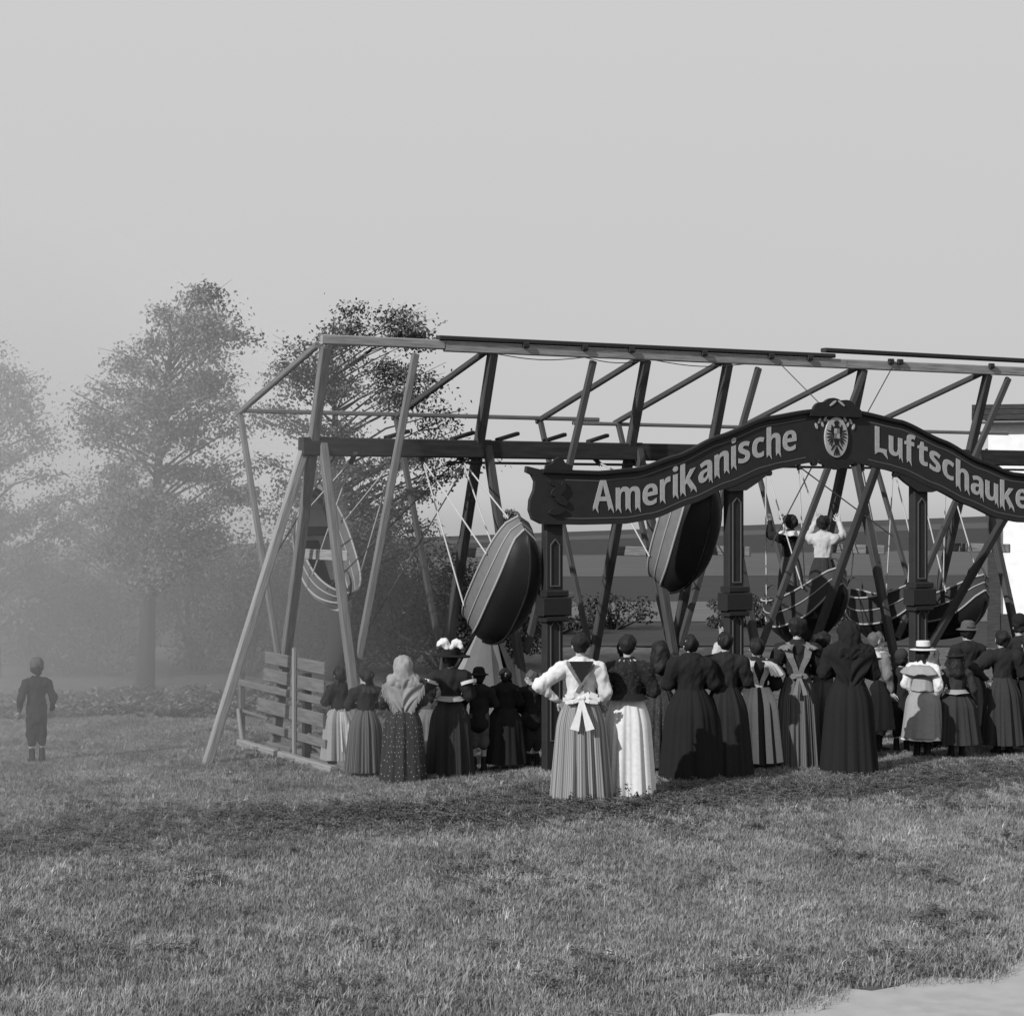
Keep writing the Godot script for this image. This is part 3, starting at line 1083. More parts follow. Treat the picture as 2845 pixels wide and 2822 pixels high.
			for k in range(0, feet.size() - 1, 2):
				var f0: float = feet[k]
				var f1: float = feet[k + 1]
				var fw := minf(f1 - f0, 0.16)
				if fw < 0.05:
					continue
				for q in [[f0, f0 + fw * 0.5, f0 - fw * 0.04, 0.055], [f1 - fw * 0.6, f1, f1 + fw * 0.18, 0.10]]:
					var y0 := capb.position.y + 0.001
					for zz in [0.025, -0.025]:
						var o := nv.size()
						for p in [V(q[0], y0, zz), V(q[1], y0, zz), V(q[2], y0 - q[3], zz)]:
							nv.append(t * p)
							nn.append(V(0, 0, signf(zz)))
						ni.append_array(PackedInt32Array([o, o + 1, o + 2]))
					var o2 := nv.size() - 6
					for w2 in [[0, 2], [2, 1]]:
						ni.append_array(PackedInt32Array([o2 + w2[0], o2 + w2[1], o2 + 3 + w2[1], o2 + w2[0], o2 + 3 + w2[1], o2 + 3 + w2[0]]))
			var la := []
			la.resize(Mesh.ARRAY_MAX)
			la[Mesh.ARRAY_VERTEX] = nv
			la[Mesh.ARRAY_NORMAL] = nn
			la[Mesh.ARRAY_INDEX] = ni
			var lm := ArrayMesh.new()
			lm.add_surface_from_arrays(Mesh.PRIMITIVE_TRIANGLES, la)
			put(lm, "letter", M.letter, root)
			x += wx + gap
	# carved pillars
	for u in [-3.71, -1.34, 1.34, 3.71]:
		var tp := table(BOT, u) + 0.12
		var pl := beam("pillar", V(u, 0, -0.09), V(u, tp, -0.09), 0.21, 0.12, M.sign, root, V(0, 0, 1))
		beam("capital", V(u - 0.17, 1.80, -0.06), V(u + 0.17, 1.80, -0.06), 0.20, 0.20, M.sign_carve, pl)
		beam("capital", V(u - 0.135, 1.94, -0.06), V(u + 0.135, 1.94, -0.06), 0.19, 0.07, M.sign_carve, pl)
		beam("capital", V(u - 0.135, 1.665, -0.06), V(u + 0.135, 1.665, -0.06), 0.19, 0.06, M.sign_carve, pl)
		var pm := st_new()
		var zz := -0.026
		for f in [[2.02, tp - 0.35], [0.35, 1.58]]:
			ribbon(pm, [V(u - 0.055, f[0], zz), V(u - 0.055, f[1], zz)], [0.012, 0.012], V(0, 0, 1), 0.008)
			ribbon(pm, [V(u + 0.055, f[0], zz), V(u + 0.055, f[1], zz)], [0.012, 0.012], V(0, 0, 1), 0.008)
			ribbon(pm, [V(u - 0.061, f[0], zz), V(u + 0.061, f[0], zz)], [0.012, 0.012], V(0, 0, 1), 0.009)
			ribbon(pm, [V(u - 0.061, f[1], zz), V(u, f[1] + 0.07, zz), V(u + 0.061, f[1], zz)], [0.012, 0.012, 0.012], V(0, 0, 1), 0.009)
		put(done(pm), "panel_moulding", M.sign_line, pl)
		# scrolled bracket under the board, with a ball at its tip
		if absf(u) < 2.0:
			var s := signf(u)
			slab("bracket", PackedVector2Array([Vector2(u - s * 0.42, table(BOT, u - s * 0.42) + 0.03), Vector2(u - s * 0.40, table(BOT, u - s * 0.4) - 0.03), Vector2(u - s * 0.28, table(BOT, u - s * 0.28) - 0.085), Vector2(u - s * 0.1, tp - 0.20), Vector2(u + s * 0.12, tp - 0.21), Vector2(u + s * 0.25, table(BOT, u + s * 0.25) + 0.02), Vector2(u, tp + 0.03)]), -0.025, 0.025, M.sign, root)
			slab("bracket_ball", ellipse(u - s * 0.42, table(BOT, u - s * 0.42) - 0.02, 0.035, 0.035, 14), -0.03, 0.03, M.sign_carve, root)
		else:
			slab("finial", PackedVector2Array([Vector2(u - 0.17, 3.27), Vector2(u - 0.16, 3.32), Vector2(u - 0.08, 3.345), Vector2(u - 0.05, 3.39), Vector2(u, 3.41), Vector2(u + 0.05, 3.39), Vector2(u + 0.08, 3.345), Vector2(u + 0.16, 3.32), Vector2(u + 0.17, 3.27)]), 0.031, 0.066, M.sign_carve, root)
			for q in [[0, 3.05, 0.10, 0.05, 0.5], [0.03, 2.95, 0.09, 0.045, -0.6], [-0.05, 3.13, 0.06, 0.03, -0.4], [0.06, 3.1, 0.05, 0.025, 1.2], [-0.02, 2.83, 0.1, 0.04, 0.2]]:
				slab("carved_scroll", ellipse(u + q[0], q[1], q[2], q[3], 16, q[4]), 0.031, 0.04 + q[2] * 0.2 + q[0] * 0.05, M.sign_carve, root)

# ------------------------------------------------------------------ the ride's timber frame
func ride_frame(base: Transform3D):
	var root := thing("swing_ride_frame", "tall open timber frame of the boat swing ride with sloping rafters", "ride")
	root.transform = base
	var W: Material = M.wood
	beam("ridge_beam", V(-0.06, 4.74, 0.41), V(1.45, 4.74, 0.41), 0.07, 0.11, M.wood_pale, root)
	beam("ridge_beam", V(1.46, 4.72, 0.41), V(7.2, 4.72, 0.41), 0.06, 0.12, M.wood_pale, root)
	beam("ridge_beam", V(7.21, 4.72, 0.41), V(12.2, 4.72, 0.41), 0.06, 0.12, M.wood_pale, root)
	beam("ridge_cap", V(1.38, 4.815, 0.41), V(7.0, 4.815, 0.41), 0.12, 0.055, M.wood_dark, root)
	beam("ridge_cap", V(6.85, 4.885, 0.41), V(12.2, 4.86, 0.41), 0.12, 0.055, M.wood_dark, root)
	for s in [2.5, 3.3, 3.95, 5.0, 6.0, 6.6, 7.9, 8.05, 9.6]:
		beam("ridge_cleat", V(s - 0.035, 4.775, 0.46), V(s + 0.035, 4.775, 0.46), 0.05, 0.07, M.wood_dark, root)
	beam("main_beam", V(-0.14, 3.56, 0), V(12.2, 3.56, 0), 0.17, 0.21, M.wood_dark, root)
	rod("axle", V(1.7, 3.40, 0), V(12.0, 3.40, 0), 0.018, M.iron, root)
	beam("eave_purlin", V(-0.1, 4.06, -2.1), V(5.0, 4.06, -2.1), 0.05, 0.055, W, root)
	beam("eave_purlin", V(4.6, 4.005, -2.1), V(12.2, 4.005, -2.1), 0.05, 0.05, W, root)
	var offs := [1.1, 1.35, 1.65, 2.1, 2.45]
	var ss := [0.0, 2.1, 4.2, 5.4, 7.5, 9.6]
	for i in 6:
		var s: float = ss[i]
		W = M.wood if i < 1 else M.wood_shaded  # first frame paler, the rest shaded by colour; all one timber
		beam("back_leg", V(s, 0, -1.2), V(s, 4.66, 0.385), 0.10, 0.11, W, root, V(1, 0, 0))
		beam("front_leg", V(s + 0.11, 0, 1.2), V(s + 0.11, 3.66, 0.02), 0.09, 0.10, W, root, V(1, 0, 0))
		beam("rafter", V(s - 0.09, 4.68, 0.36), V(s - 0.09, 4.02, -2.2), 0.06, 0.07, W, root)
		beam("eave_post", V(s - 0.09, 4.0, -2.1), V(s - 0.09, 1.15, -0.84), 0.06, 0.07, W, root, V(1, 0, 0))
		beam("crossbar", V(s + 0.17, 2.33, -0.62), V(s + 0.17, 2.33, 0.62), 0.03, 0.12, M.wood_pale if i == 0 else M.wood_grey, root)
		beam("sill", V(s, 0.05, -1.3), V(s, 0.05, 1.3), 0.12, 0.10, W, root)
		if i < 5:
			beam("ridge_brace", V(s + 0.22, 1.2, 0.80), V(s + offs[i], 4.62, 0.40), 0.06, 0.085, W, root, V(1, 0, 0))
	for s in [0.9, 1.75, 2.35, 3.0, 3.6]:
		beam("beam_bracket", V(s, 3.675, 0.02), V(s + 0.34, 3.76, -0.10), 0.07, 0.045, M.wood_dark, root)
	beam("end_prop", V(-0.1, 3.5, -0.02), V(-1.17, 0.0, -0.24), 0.10, 0.10, M.wood_pale, root, V(0, 0, 1))
	beam("sign_prop", V(5.5, 0.0, 1.3), V(7.07, 3.55, 1.3), 0.09, 0.09, M.wood_dark, root, V(0, 0, 1))
	beam("sign_prop", V(7.0, 0.0, 1.3), V(9.1, 2.78, 1.3), 0.09, 0.09, M.wood_dark, root, V(0, 0, 1))
	# two thin stays from the ridge to the crest of the sign, and slack ropes along the ridge
	rod("stay_wire", V(6.15, 4.70, 0.42), V(6.05, 4.02, 1.57), 0.006, M.iron, root)
	rod("stay_wire", V(7.95, 4.70, 0.42), V(6.6, 3.97, 1.57), 0.008, M.iron, root)
	for q in [[2.1, 3.3], [3.3, 4.2], [4.3, 5.6]]:
		var pts := []
		var rr := []
		for i in 9:
			var t := i / 8.0
			pts.append(V(lerpf(q[0], q[1], t), 4.66 - 0.05 * sin(PI * t), 0.45))
			rr.append(0.006)
		var st := st_new()
		tube(st, pts, rr, 5)
		put(done(st), "slack_rope", M.iron, root)
	# diagonal ropes that steady the bays
	for q in [[V(1.9, 3.5, 0), V(0.55, 1.9, -0.9)], [V(2.0, 3.5, 0.05), V(0.8, 1.2, -0.6)], [V(0.3, 3.5, 0), V(-0.1, 2.0, -1.4)], [V(6.9, 3.4, 0.1), V(5.9, 2.4, 0.6)], [V(6.7, 3.4, 0.1), V(7.9, 2.5, 0.5)]]:
		rod("guy_rope", q[0], q[1], 0.009, M.iron, root)

func barrier(base: Transform3D):
	var root := thing("plank_barrier", "low barrier of weathered planks closing the left end of the swing", "barrier")
	root.transform = base * Transform3D(Basis.IDENTITY, V(-0.14, 0, 0))
	for q in [[1.11, 0.14, -1.1, 0.72], [0.905, 0.15, -1.15, 0.70], [0.745, 0.085, -2.1, 0.72], [0.535, 0.16, -1.35, 0.68], [0.285, 0.10, -1.1, 0.74]]:
		beam("plank", V(0, q[0], q[2]), V(0, q[0] - 0.01, q[3]), 0.028, q[1], M.wood_grey, root)
	for z in [-0.1]:
		beam("post", V(-0.04, 0.0, z), V(-0.04, 1.28, z), 0.045, 0.05, M.wood_pale, root)
		beam("post", V(0.05, 0.0, z + 0.15), V(0.05, 1.0, z + 0.15), 0.07, 0.1, M.wood_dark, root)
	beam("post", V(0.02, 0.0, -1.95), V(0.02, 0.86, -1.98), 0.05, 0.07, M.wood_grey, root)
	beam("stay", V(-0.03, 0.42, -1.96), V(-0.06, 0.0, -1.72), 0.04, 0.07, M.wood_pale, root)
	beam("rail", V(0.03, 0.40, -1.95), V(0.03, 0.38, -1.1), 0.03, 0.04, M.wood_grey, root)
	beam("sill", V(-0.1, 0.045, -1.7), V(-0.1, 0.045, 1.2), 0.09, 0.09, M.wood_pale, root)
	beam("strut", V(0.05, 0.30, 0.1), V(0.12, 0.0, 0.8), 0.05, 0.08, M.wood_grey, root)

# ------------------------------------------------------------------ build
func _ready():
	rng.seed = 4711
	bumps.seed = 5
	bumps.frequency = 0.35
	# camera: long lens, standing on a bank about a man's height and a half above the meadow
	var cam := Camera3D.new()
	cam.name = "camera"
	cam.fov = 28.86
	cam.far = 3000.0
	cam.near = 0.1
	cam.position = V(0, 2.83, 0)
	cam.rotation_degrees.x = 0.09
	add_child(cam)
	cam.current = true
	# hazy bright sky and low afternoon sun from the left
	var env := Environment.new()
	env.background_mode = Environment.BG_SKY
	var sm := ProceduralSkyMaterial.new()
	sm.sky_top_color = Color(0.845, 0.845, 0.845)
	sm.sky_horizon_color = Color(0.775, 0.775, 0.775)
	sm.sky_curve = 0.35
	sm.ground_horizon_color = Color(0.775, 0.775, 0.775)
	sm.ground_bottom_color = Color(0.7, 0.7, 0.7)
	sm.sun_angle_max = 1.0
	var cn := FastNoiseLite.new()
	cn.seed = 17
	cn.frequency = 1.0
	cn.fractal_octaves = 4
	var ci := Image.create(512, 256, false, Image.FORMAT_RGBA8)
	for y in 256:
		for x in 512:
			var th := PI * y / 256.0
			var ph := TAU * x / 512.0
			var q := V(sin(th) * cos(ph), cos(th) * 2.2, sin(th) * sin(ph)) * 1.7
			var c := smoothstep(-0.25, 0.6, cn.get_noise_3dv(q)) * 0.32
			ci.set_pixel(x, y, Color(0.92, 0.92, 0.92, c))
	sm.sky_cover = ImageTexture.create_from_image(ci)
	sm.sky_cover_modulate = Color(0.16, 0.16, 0.16, 1.0)
	var sky := Sky.new()
	sky.sky_material = sm
	env.sky = sky
	env.ambient_light_source = Environment.AMBIENT_SOURCE_SKY
	env.tonemap_mode = Environment.TONE_MAPPER_LINEAR
	env.tonemap_exposure = 1.0
	env.sdfgi_enabled = true
	env.ssao_enabled = true
	env.ssil_enabled = true
	env.volumetric_fog_enabled = true
	env.volumetric_fog_density = 0.0
	var we := WorldEnvironment.new()
	we.name = "world_environment"
	we.environment = env
	add_child(we)
	var sun := DirectionalLight3D.new()
	sun.name = "sun"
	var to_sun := V(-cos(deg_to_rad(30)) * cos(deg_to_rad(44)), sin(deg_to_rad(30)), cos(deg_to_rad(30)) * sin(deg_to_rad(44)))
	sun.look_at_from_position(to_sun * 50.0, Vector3.ZERO)
	sun.light_energy = 1.45
	sun.light_angular_distance = 0.6
	sun.shadow_enabled = true
	add_child(sun)

	# materials
	var wood := noise_image(256, 256, 3.0, 26.0, 0.45, 1.0, 3, 4)
	var cloth := noise_image(256, 256, 6.0, 6.0, 0.80, 1.0, 9, 5)
	var turf := noise_image(512, 512, 9.0, 9.0, 0.35, 1.0, 12, 5)
	var crop := noise_image(512, 512, 3.0, 22.0, 0.55, 1.0, 14, 5)
	var plaster := noise_image(256, 256, 5.0, 5.0, 0.8, 1.0, 21, 5)
	M.wood = mat(0.19, 0.85, wood, 1.0, false)
	M.wood_shaded = mat(0.075, 0.8, wood, 1.0, false)  # same timber as wood, its silhouette darkness put into the colour
	M.wood_pale = mat(0.34, 0.85, wood, 1.0, false)
	M.wood_grey = mat(0.19, 0.9, wood, 1.0, false)
	M.wood_dark = mat(0.045, 0.8, wood, 1.0, false)
	M.iron = mat(0.05, 0.55)
	M.iron_light = mat(0.40, 0.5)
	M.sign = mat(0.030, 0.6, plaster, 0.9)
	M.sign_rail = mat(0.018, 0.55)
	M.sign_line = mat(0.10, 0.7)
	M.sign_carve = mat(0.024, 0.6, cloth, 2.0)
	M.sign_black = mat(0.02, 0.7)
	M.sign_mid = mat(0.16, 0.7)
	M.letter = mat(0.40, 0.8, plaster, 3.0)
	M.trim = mat(0.30, 0.6)
	M.hull_dark = mat(0.018, 0.45, cloth, 1.5)
	M.hull_side = mat(0.15, 0.5, plaster, 1.5)
	M.hull_mid = mat(0.05, 0.5, plaster, 1.5)
	M.hull_white = mat(0.45, 0.6, plaster, 1.5)
	M.skin = mat(1.0, 0.65)
	M.skin.vertex_color_use_as_albedo = true
	M.hair = mat(0.022, 0.6, noise_image(128, 128, 4.0, 20.0, 0.5, 1.0, 31, 3), 8.0)
	M.hair_fair = mat(0.12, 0.6, M.hair.albedo_texture, 8.0)
	M.boot = mat(0.015, 0.5)
	M.dark1 = mat(0.022, 0.95, cloth, 3.0)
	M.dark2 = mat(0.016, 0.95, cloth, 3.0)
	M.dark3 = mat(0.035, 0.95, cloth, 3.0)
	M.grey1 = mat(0.09, 0.95, cloth, 3.0)
	M.grey2 = mat(0.16, 0.95, cloth, 3.0)
	M.grey3 = mat(0.28, 0.95, cloth, 3.0)
	M.pale = mat(0.45, 0.95, cloth, 3.0)
	M.white = mat(0.62, 0.95, cloth, 3.0)
	M.dotted = mat(1.0, 0.95, print_texture("dots", 4, 0.030, 0.40), 1.0, false)
	M.striped = mat(1.0, 0.95, print_texture("stripes", 5, 0.12, 0.30), 1.0, false)
	M.striped_dark = mat(1.0, 0.95, print_texture("stripes", 6, 0.05, 0.13), 1.0, false)
	M.flowered = mat(1.0, 0.95, print_texture("flowers", 7, 0.03, 0.16), 1.0, false)
	M.flowered_dark = mat(1.0, 0.95, print_texture("flowers", 8, 0.018, 0.06), 1.0, false)
	M.plaid = mat(1.0, 0.95, print_texture("plaid", 9, 0.5, 0.14), 1.0, false)
	M.bark = mat(0.05, 0.95, wood, 3.0)
	M.leaf = mat(1.0, 0.7)
	M.leaf.vertex_color_use_as_albedo = true
	M.leaf.backlight_enabled = true
	M.leaf.backlight = g(0.03)
	M.grass = mat(1.0, 0.8)
	M.grass.vertex_color_use_as_albedo = true
	M.grass.backlight_enabled = true
	M.grass.backlight = g(0.04)
	M.ground = mat(0.13, 1.0, turf, 0.45)
	M.path = mat(0.36, 1.0, plaster, 0.8)
	M.roof = mat(0.06, 0.9, wood, 1.0)
	M.plaster = mat(0.78, 0.95, plaster, 0.6)
	M.canvas = mat(0.15, 0.95, cloth, 1.5)
	M.canvas_pale = mat(0.28, 0.95, cloth, 1.5)

	# ground and the strips of field beyond
	var zs := [40.0, 10.0, 0.0] + steps(-6.0, -40.0, 68) + steps(-45.0, -240.0, 40) + [-250.0, -300.0, -400.0]
	var xs := [-300.0, -120.0, -60.0] + steps(-30.0, 30.0, 100) + [40.0, 50.0, 60.0, 80.0, 120.0, 300.0]
	sheet("meadow_ground", xs, zs, 0.0, M.ground)
	var strips := [[41.0, 50.0, 0.05], [50.0, 61.0, 0.145], [61.0, 84.0, 0.05], [84.0, 122.0, 0.105], [122.0, 178.0, 0.045], [178.0, 200.0, 0.09], [200.0, 241.0, 0.055]]
	for i in strips.size():
		var q: Array = strips[i]
		sheet(numbered("field"), steps(-60.0, 110.0, 40), steps(-q[0] - 0.01, -q[1], 8), 0.02 + 0.01 * (i % 2), mat(q[2], 1.0, crop, 0.05 + 0.02 * (i % 3)))
	# dirt path across the near corner
	var pth := st_new()
	var edge := []
	for i in 40:
		var t := i / 39.0
		edge.append(V(lerpf(0.6, 8.0, t) + 0.0, 0, lerpf(-10.7, -15.3, t) + 0.12 * sin(i * 1.7) + 0.08 * sin(i * 0.63)))
	for i in 39:
		var a: Vector3 = edge[i]
		var b: Vector3 = edge[i + 1]
		for k in 6:
			var o0 := V(0.55, 0, 0.85) * (k * 0.5)
			var o1 := V(0.55, 0, 0.85) * ((k + 1) * 0.5)
			var pp := []
			for p in [a + o0, b + o0, b + o1, a + o1]:
				pp.append(V(p.x, height_at(p.x, p.z) + 0.014, p.z))
			quad(pth, pp[3], pp[2], pp[1], pp[0], [Vector2.ZERO, Vector2.ZERO, Vector2.ZERO, Vector2.ZERO], 1)
	var po := put(done(pth), "path", M.path, self)
	po.set_meta("kind", "structure")

	make_head()
	make_hand()
	var base := Transform3D(Basis(Vector3.UP, deg_to_rad(28.03)), V(-2.26, 0, -22.34))
	ride_frame(base)
	barrier(base)
	sign_board(base)
	boat("pale boat swung far back at the left end of the ride", 0.75, deg_to_rad(-52), 2.1, base, M.hull_white, M.hull_side)
	boat("dark boat swung up towards us left of the first pillar", 1.64, deg_to_rad(47), 2.4, base, M.hull_dark, M.hull_side)
	boat("dark boat swung highest, its bow up beneath the lettered board", 4.02, deg_to_rad(62), 2.05, base, M.hull_dark, M.hull_side)
	boat("boat with two riders standing in it under the eagle crest", 6.5, deg_to_rad(16), 2.15, base, M.hull_dark, M.hull_mid)
	boat("boat hanging almost still right of the two riders", 8.05, deg_to_rad(6), 2.15, base, M.hull_dark, M.hull_mid)
	boat("boat hanging still nearest the white house", 8.95, deg_to_rad(9), 2.15, base, M.hull_dark, M.hull_mid)
	added_haze()
	surroundings()
	crowd(base)
	plants()
	print("built")

# haze added to veil the left of the meadow and the trees there
func added_haze():
	for q in [[V(-9.0, 2.0, -27.0), V(13.5, 11.0, 30.0), 0.020], [V(-10.0, 2.5, -29.0), V(10.0, 12.0, 24.0), 0.018], [V(-7.6, 1.5, -22.0), V(14.0, 12.0, 26.0), 0.010]]:
		var f := FogVolume.new()
		f.name = numbered("added_haze")
		f.shape = RenderingServer.FOG_VOLUME_SHAPE_ELLIPSOID
		f.size = q[1]
		f.position = q[0]
		var fm := FogMaterial.new()
		fm.density = q[2]
		fm.albedo = Color(0.95, 0.95, 0.95)
		f.material = fm
		add_child(f)
		tag(f, "added pale haze veiling the left meadow and trees", "added_haze", "haze added on the left", "stuff")

func surroundings():
	# white house at the right edge
	var h := thing("white_house", "white plastered house with a dark low roof behind the swing", "house", V(9.9, 0, -41.0), deg_to_rad(-16))
	var st := st_new()
	timber(st, V(0, 2.35, 0), V(9.0, 2.35, 0), 6.0, 4.7, Vector3.UP, 0.004)
	put(done(st), "wall", M.plaster, h)
	for o in h.get_children():
		o.position.z = -3.0
	var rf := st_new()
	for i in 3:
		timber(rf, V(-0.32, 4.76 + i * 0.11, 0.28 - i * 0.05), V(9.4, 4.76 + i * 0.11, 0.28 - i * 0.05), 0.14, 0.105, Vector3.UP, 0.01)
	timber(rf, V(-0.1, 4.88, -3.0), V(9.4, 4.88, -3.0), 6.3, 0.26, Vector3.UP, 0.01)
	put(done(rf), "roof", M.roof, h)
	beam("eaves_board", V(-0.28, 4.665, 0.2), V(9.4, 4.665, 0.2), 0.3, 0.05, M.wood, h)
	beam("shutter", V(-0.22, 4.02, 0.3), V(0.3, 3.62, 0.36), 0.7, 0.09, M.roof, h)
	beam("shutter_stay", V(-0.02, 4.1, 0.25), V(-0.02, 3.82, 0.28), 0.3, 0.05, M.roof, h)
	beam("corner_strip", V(0.12, 0.0, 0.06), V(0.12, 2.75, 0.06), 0.26, 0.08, M.roof, h, V(0, 0, 1))  # narrow dark strip up the left corner of the wall
	beam("base_course", V(-0.02, 0.35, 0.04), V(9.0, 0.35, 0.04), 0.06, 0.7, M.roof, h)
	# little whitewashed shed showing between the left trees
	var sh := thing("shed", "small whitewashed shed half hidden by the left trees", "shed", V(-8.3, 0, -38.2), deg_to_rad(20))
	beam("wall", V(-0.55, 0.42, 0), V(0.55, 0.42, 0), 0.8, 0.84, M.plaster, sh)
	beam("roof", V(-0.6, 0.93, 0), V(0.6, 0.93, 0), 0.95, 0.12, M.roof, sh)
	beam("door", V(0.1, 0.33, 0.41), V(0.4, 0.33, 0.41), 0.03, 0.66, M.wood, sh)
	# canvas tent behind the first boat
	var t := thing("canvas_tent", "small patched canvas tent behind the first dark swing boat", "tent", V(-0.42, 0, -27.4), deg_to_rad(24))
	for i in 11:
		var s := st_new()
		var ap := V(0.08, 1.42, 0.05)
		for k in 6:
			for m in 3:
				var c := []
				for e in [[k + 1, m], [k, m], [k, m + 1], [k + 1, m + 1]]:
					var t0: float = e[0] / 6.0
					var f: float = e[1] / 3.0
					var an := TAU * (i + f) / 11.0
					var rad := (0.92 + 0.07 * sin(i * 2.3)) * (1.0 - 0.22 * sin(PI * t0) - (0.07 + 0.07 * sin(i * 1.7)) * sin(PI * f) * t0 + 0.03 * sin(i * 3.1 + t0 * 9.0))
					var gd := V(cos(an), 0, sin(an)) * rad
					c.append(ap.lerp(gd, t0))
				quad(s, c[0], c[1], c[2], c[3], [Vector2.ZERO, Vector2.ZERO, Vector2.ZERO, Vector2.ZERO], 2)
		put(done(s), "canvas_panel", M.canvas_pale if i in [2, 5, 9] else M.canvas, t)
	rod("tent_pole", V(0, 0, 0), V(0, 1.5, 0), 0.025, M.wood, t)
	# trees; left crowns have the haze veil put into paler leaf tones
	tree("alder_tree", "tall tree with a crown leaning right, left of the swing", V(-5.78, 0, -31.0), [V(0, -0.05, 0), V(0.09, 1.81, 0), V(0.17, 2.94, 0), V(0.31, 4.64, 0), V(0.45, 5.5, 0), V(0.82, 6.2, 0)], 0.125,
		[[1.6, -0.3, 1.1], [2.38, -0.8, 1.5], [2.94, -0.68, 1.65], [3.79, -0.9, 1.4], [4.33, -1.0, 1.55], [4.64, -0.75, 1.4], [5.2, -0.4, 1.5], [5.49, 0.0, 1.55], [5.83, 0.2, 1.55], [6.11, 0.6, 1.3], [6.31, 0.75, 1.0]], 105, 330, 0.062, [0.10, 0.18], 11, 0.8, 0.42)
	tree("alder_tree", "open crowned tree rising behind the left end of the ride", V(-2.98, 0, -33.0), [V(0, -0.05, 0), V(0.0, 1.8, 0), V(-0.03, 3.2, 0), V(0.02, 4.4, 0), V(-0.05, 5.4, 0), V(0.0, 6.0, 0)], 0.115,
		[[1.9, -0.5, 1.2], [2.65, -1.1, 1.75], [3.25, -1.05, 2.05], [3.85, -1.15, 2.2], [4.51, -1.3, 2.35], [5.0, -0.9, 2.0], [5.6, -0.7, 1.65], [5.96, -0.3, 1.5], [6.23, -0.15, 1.3]], 115, 220, 0.062, [0.05, 0.11], 12, 0.8, 0.40)
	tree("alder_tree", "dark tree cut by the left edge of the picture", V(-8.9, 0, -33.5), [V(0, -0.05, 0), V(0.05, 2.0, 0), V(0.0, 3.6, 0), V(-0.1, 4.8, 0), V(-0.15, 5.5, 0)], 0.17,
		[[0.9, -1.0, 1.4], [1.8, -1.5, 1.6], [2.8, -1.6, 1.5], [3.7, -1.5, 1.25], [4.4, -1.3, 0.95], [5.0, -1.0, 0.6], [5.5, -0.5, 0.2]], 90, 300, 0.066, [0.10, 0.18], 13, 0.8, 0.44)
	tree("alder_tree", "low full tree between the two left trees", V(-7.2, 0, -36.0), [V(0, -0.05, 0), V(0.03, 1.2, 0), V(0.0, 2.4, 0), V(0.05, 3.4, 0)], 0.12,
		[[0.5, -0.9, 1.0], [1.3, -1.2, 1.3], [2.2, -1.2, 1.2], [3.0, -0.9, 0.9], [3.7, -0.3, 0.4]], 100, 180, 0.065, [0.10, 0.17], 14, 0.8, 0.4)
	tree("sapling", "lone little tree standing on the far field's skyline", V(-0.25, height_at(-0.25, -185.0), -185.0), [V(0, 0, 0), V(0.02, 0.9, 0), V(0.0, 1.6, 0), V(0.05, 2.5, 0)], 0.05,
		[[1.15, -0.5, 0.4], [1.7, -0.85, 0.8], [2.2, -0.8, 0.8], [2.9, -0.2, 0.3]], 26, 40, 0.16, [0.04, 0.08], 15, 0.8, 0.4)
	# bushes
	var k := 0
	var where := ["furthest left behind the shed", "beside the shed", "under the left tree's shade", "right of the left tree's trunk", "behind the leaning end prop", "behind the pale boat", "behind the first timber legs", "behind the ride's second bay", "left of the canvas tent", "just behind the canvas tent", "filling the gap below the open crowned tree"]
	for q in [[-9.6, -37.0, 3.0, 2.0], [-8.6, -35.5, 2.4, 1.5], [-7.0, -34.0, 2.6, 1.8], [-5.6, -35.0, 2.6, 2.3], [-4.6, -34.0, 2.4, 2.3], [-3.7, -35.2, 2.6, 2.6], [-2.8, -34.4, 2.4, 2.5], [-2.0, -35.5, 2.6, 2.6], [-1.2, -34.6, 2.4, 2.1], [-0.3, -36.0, 2.4, 1.6], [-3.2, -36.5, 3.0, 2.9]]:
		bush("dense dark leafy bush " + where[k], V(q[0], 0, q[1]), q[2], q[3], 9000, [0.04, 0.09], 40 + k, 0.06)
		k += 1
	k = 0
	for q in [[2.4, -47.0, 2.6, 0.9], [5.6, -48.0, 3.0, 0.8], [8.5, -46.5, 3.2, 1.0], [0.9, -45.0, 2.6, 0.8]]:
		bush(["low dark scrub on the field edge behind the second pillar", "low dark scrub on the field edge behind the third pillar", "low dark scrub at the foot of the white house", "low dark scrub right of the canvas tent"][k], V(q[0], 0, q[1]), q[2], q[3], 1600, [0.03, 0.07], 70 + k)
		k += 1

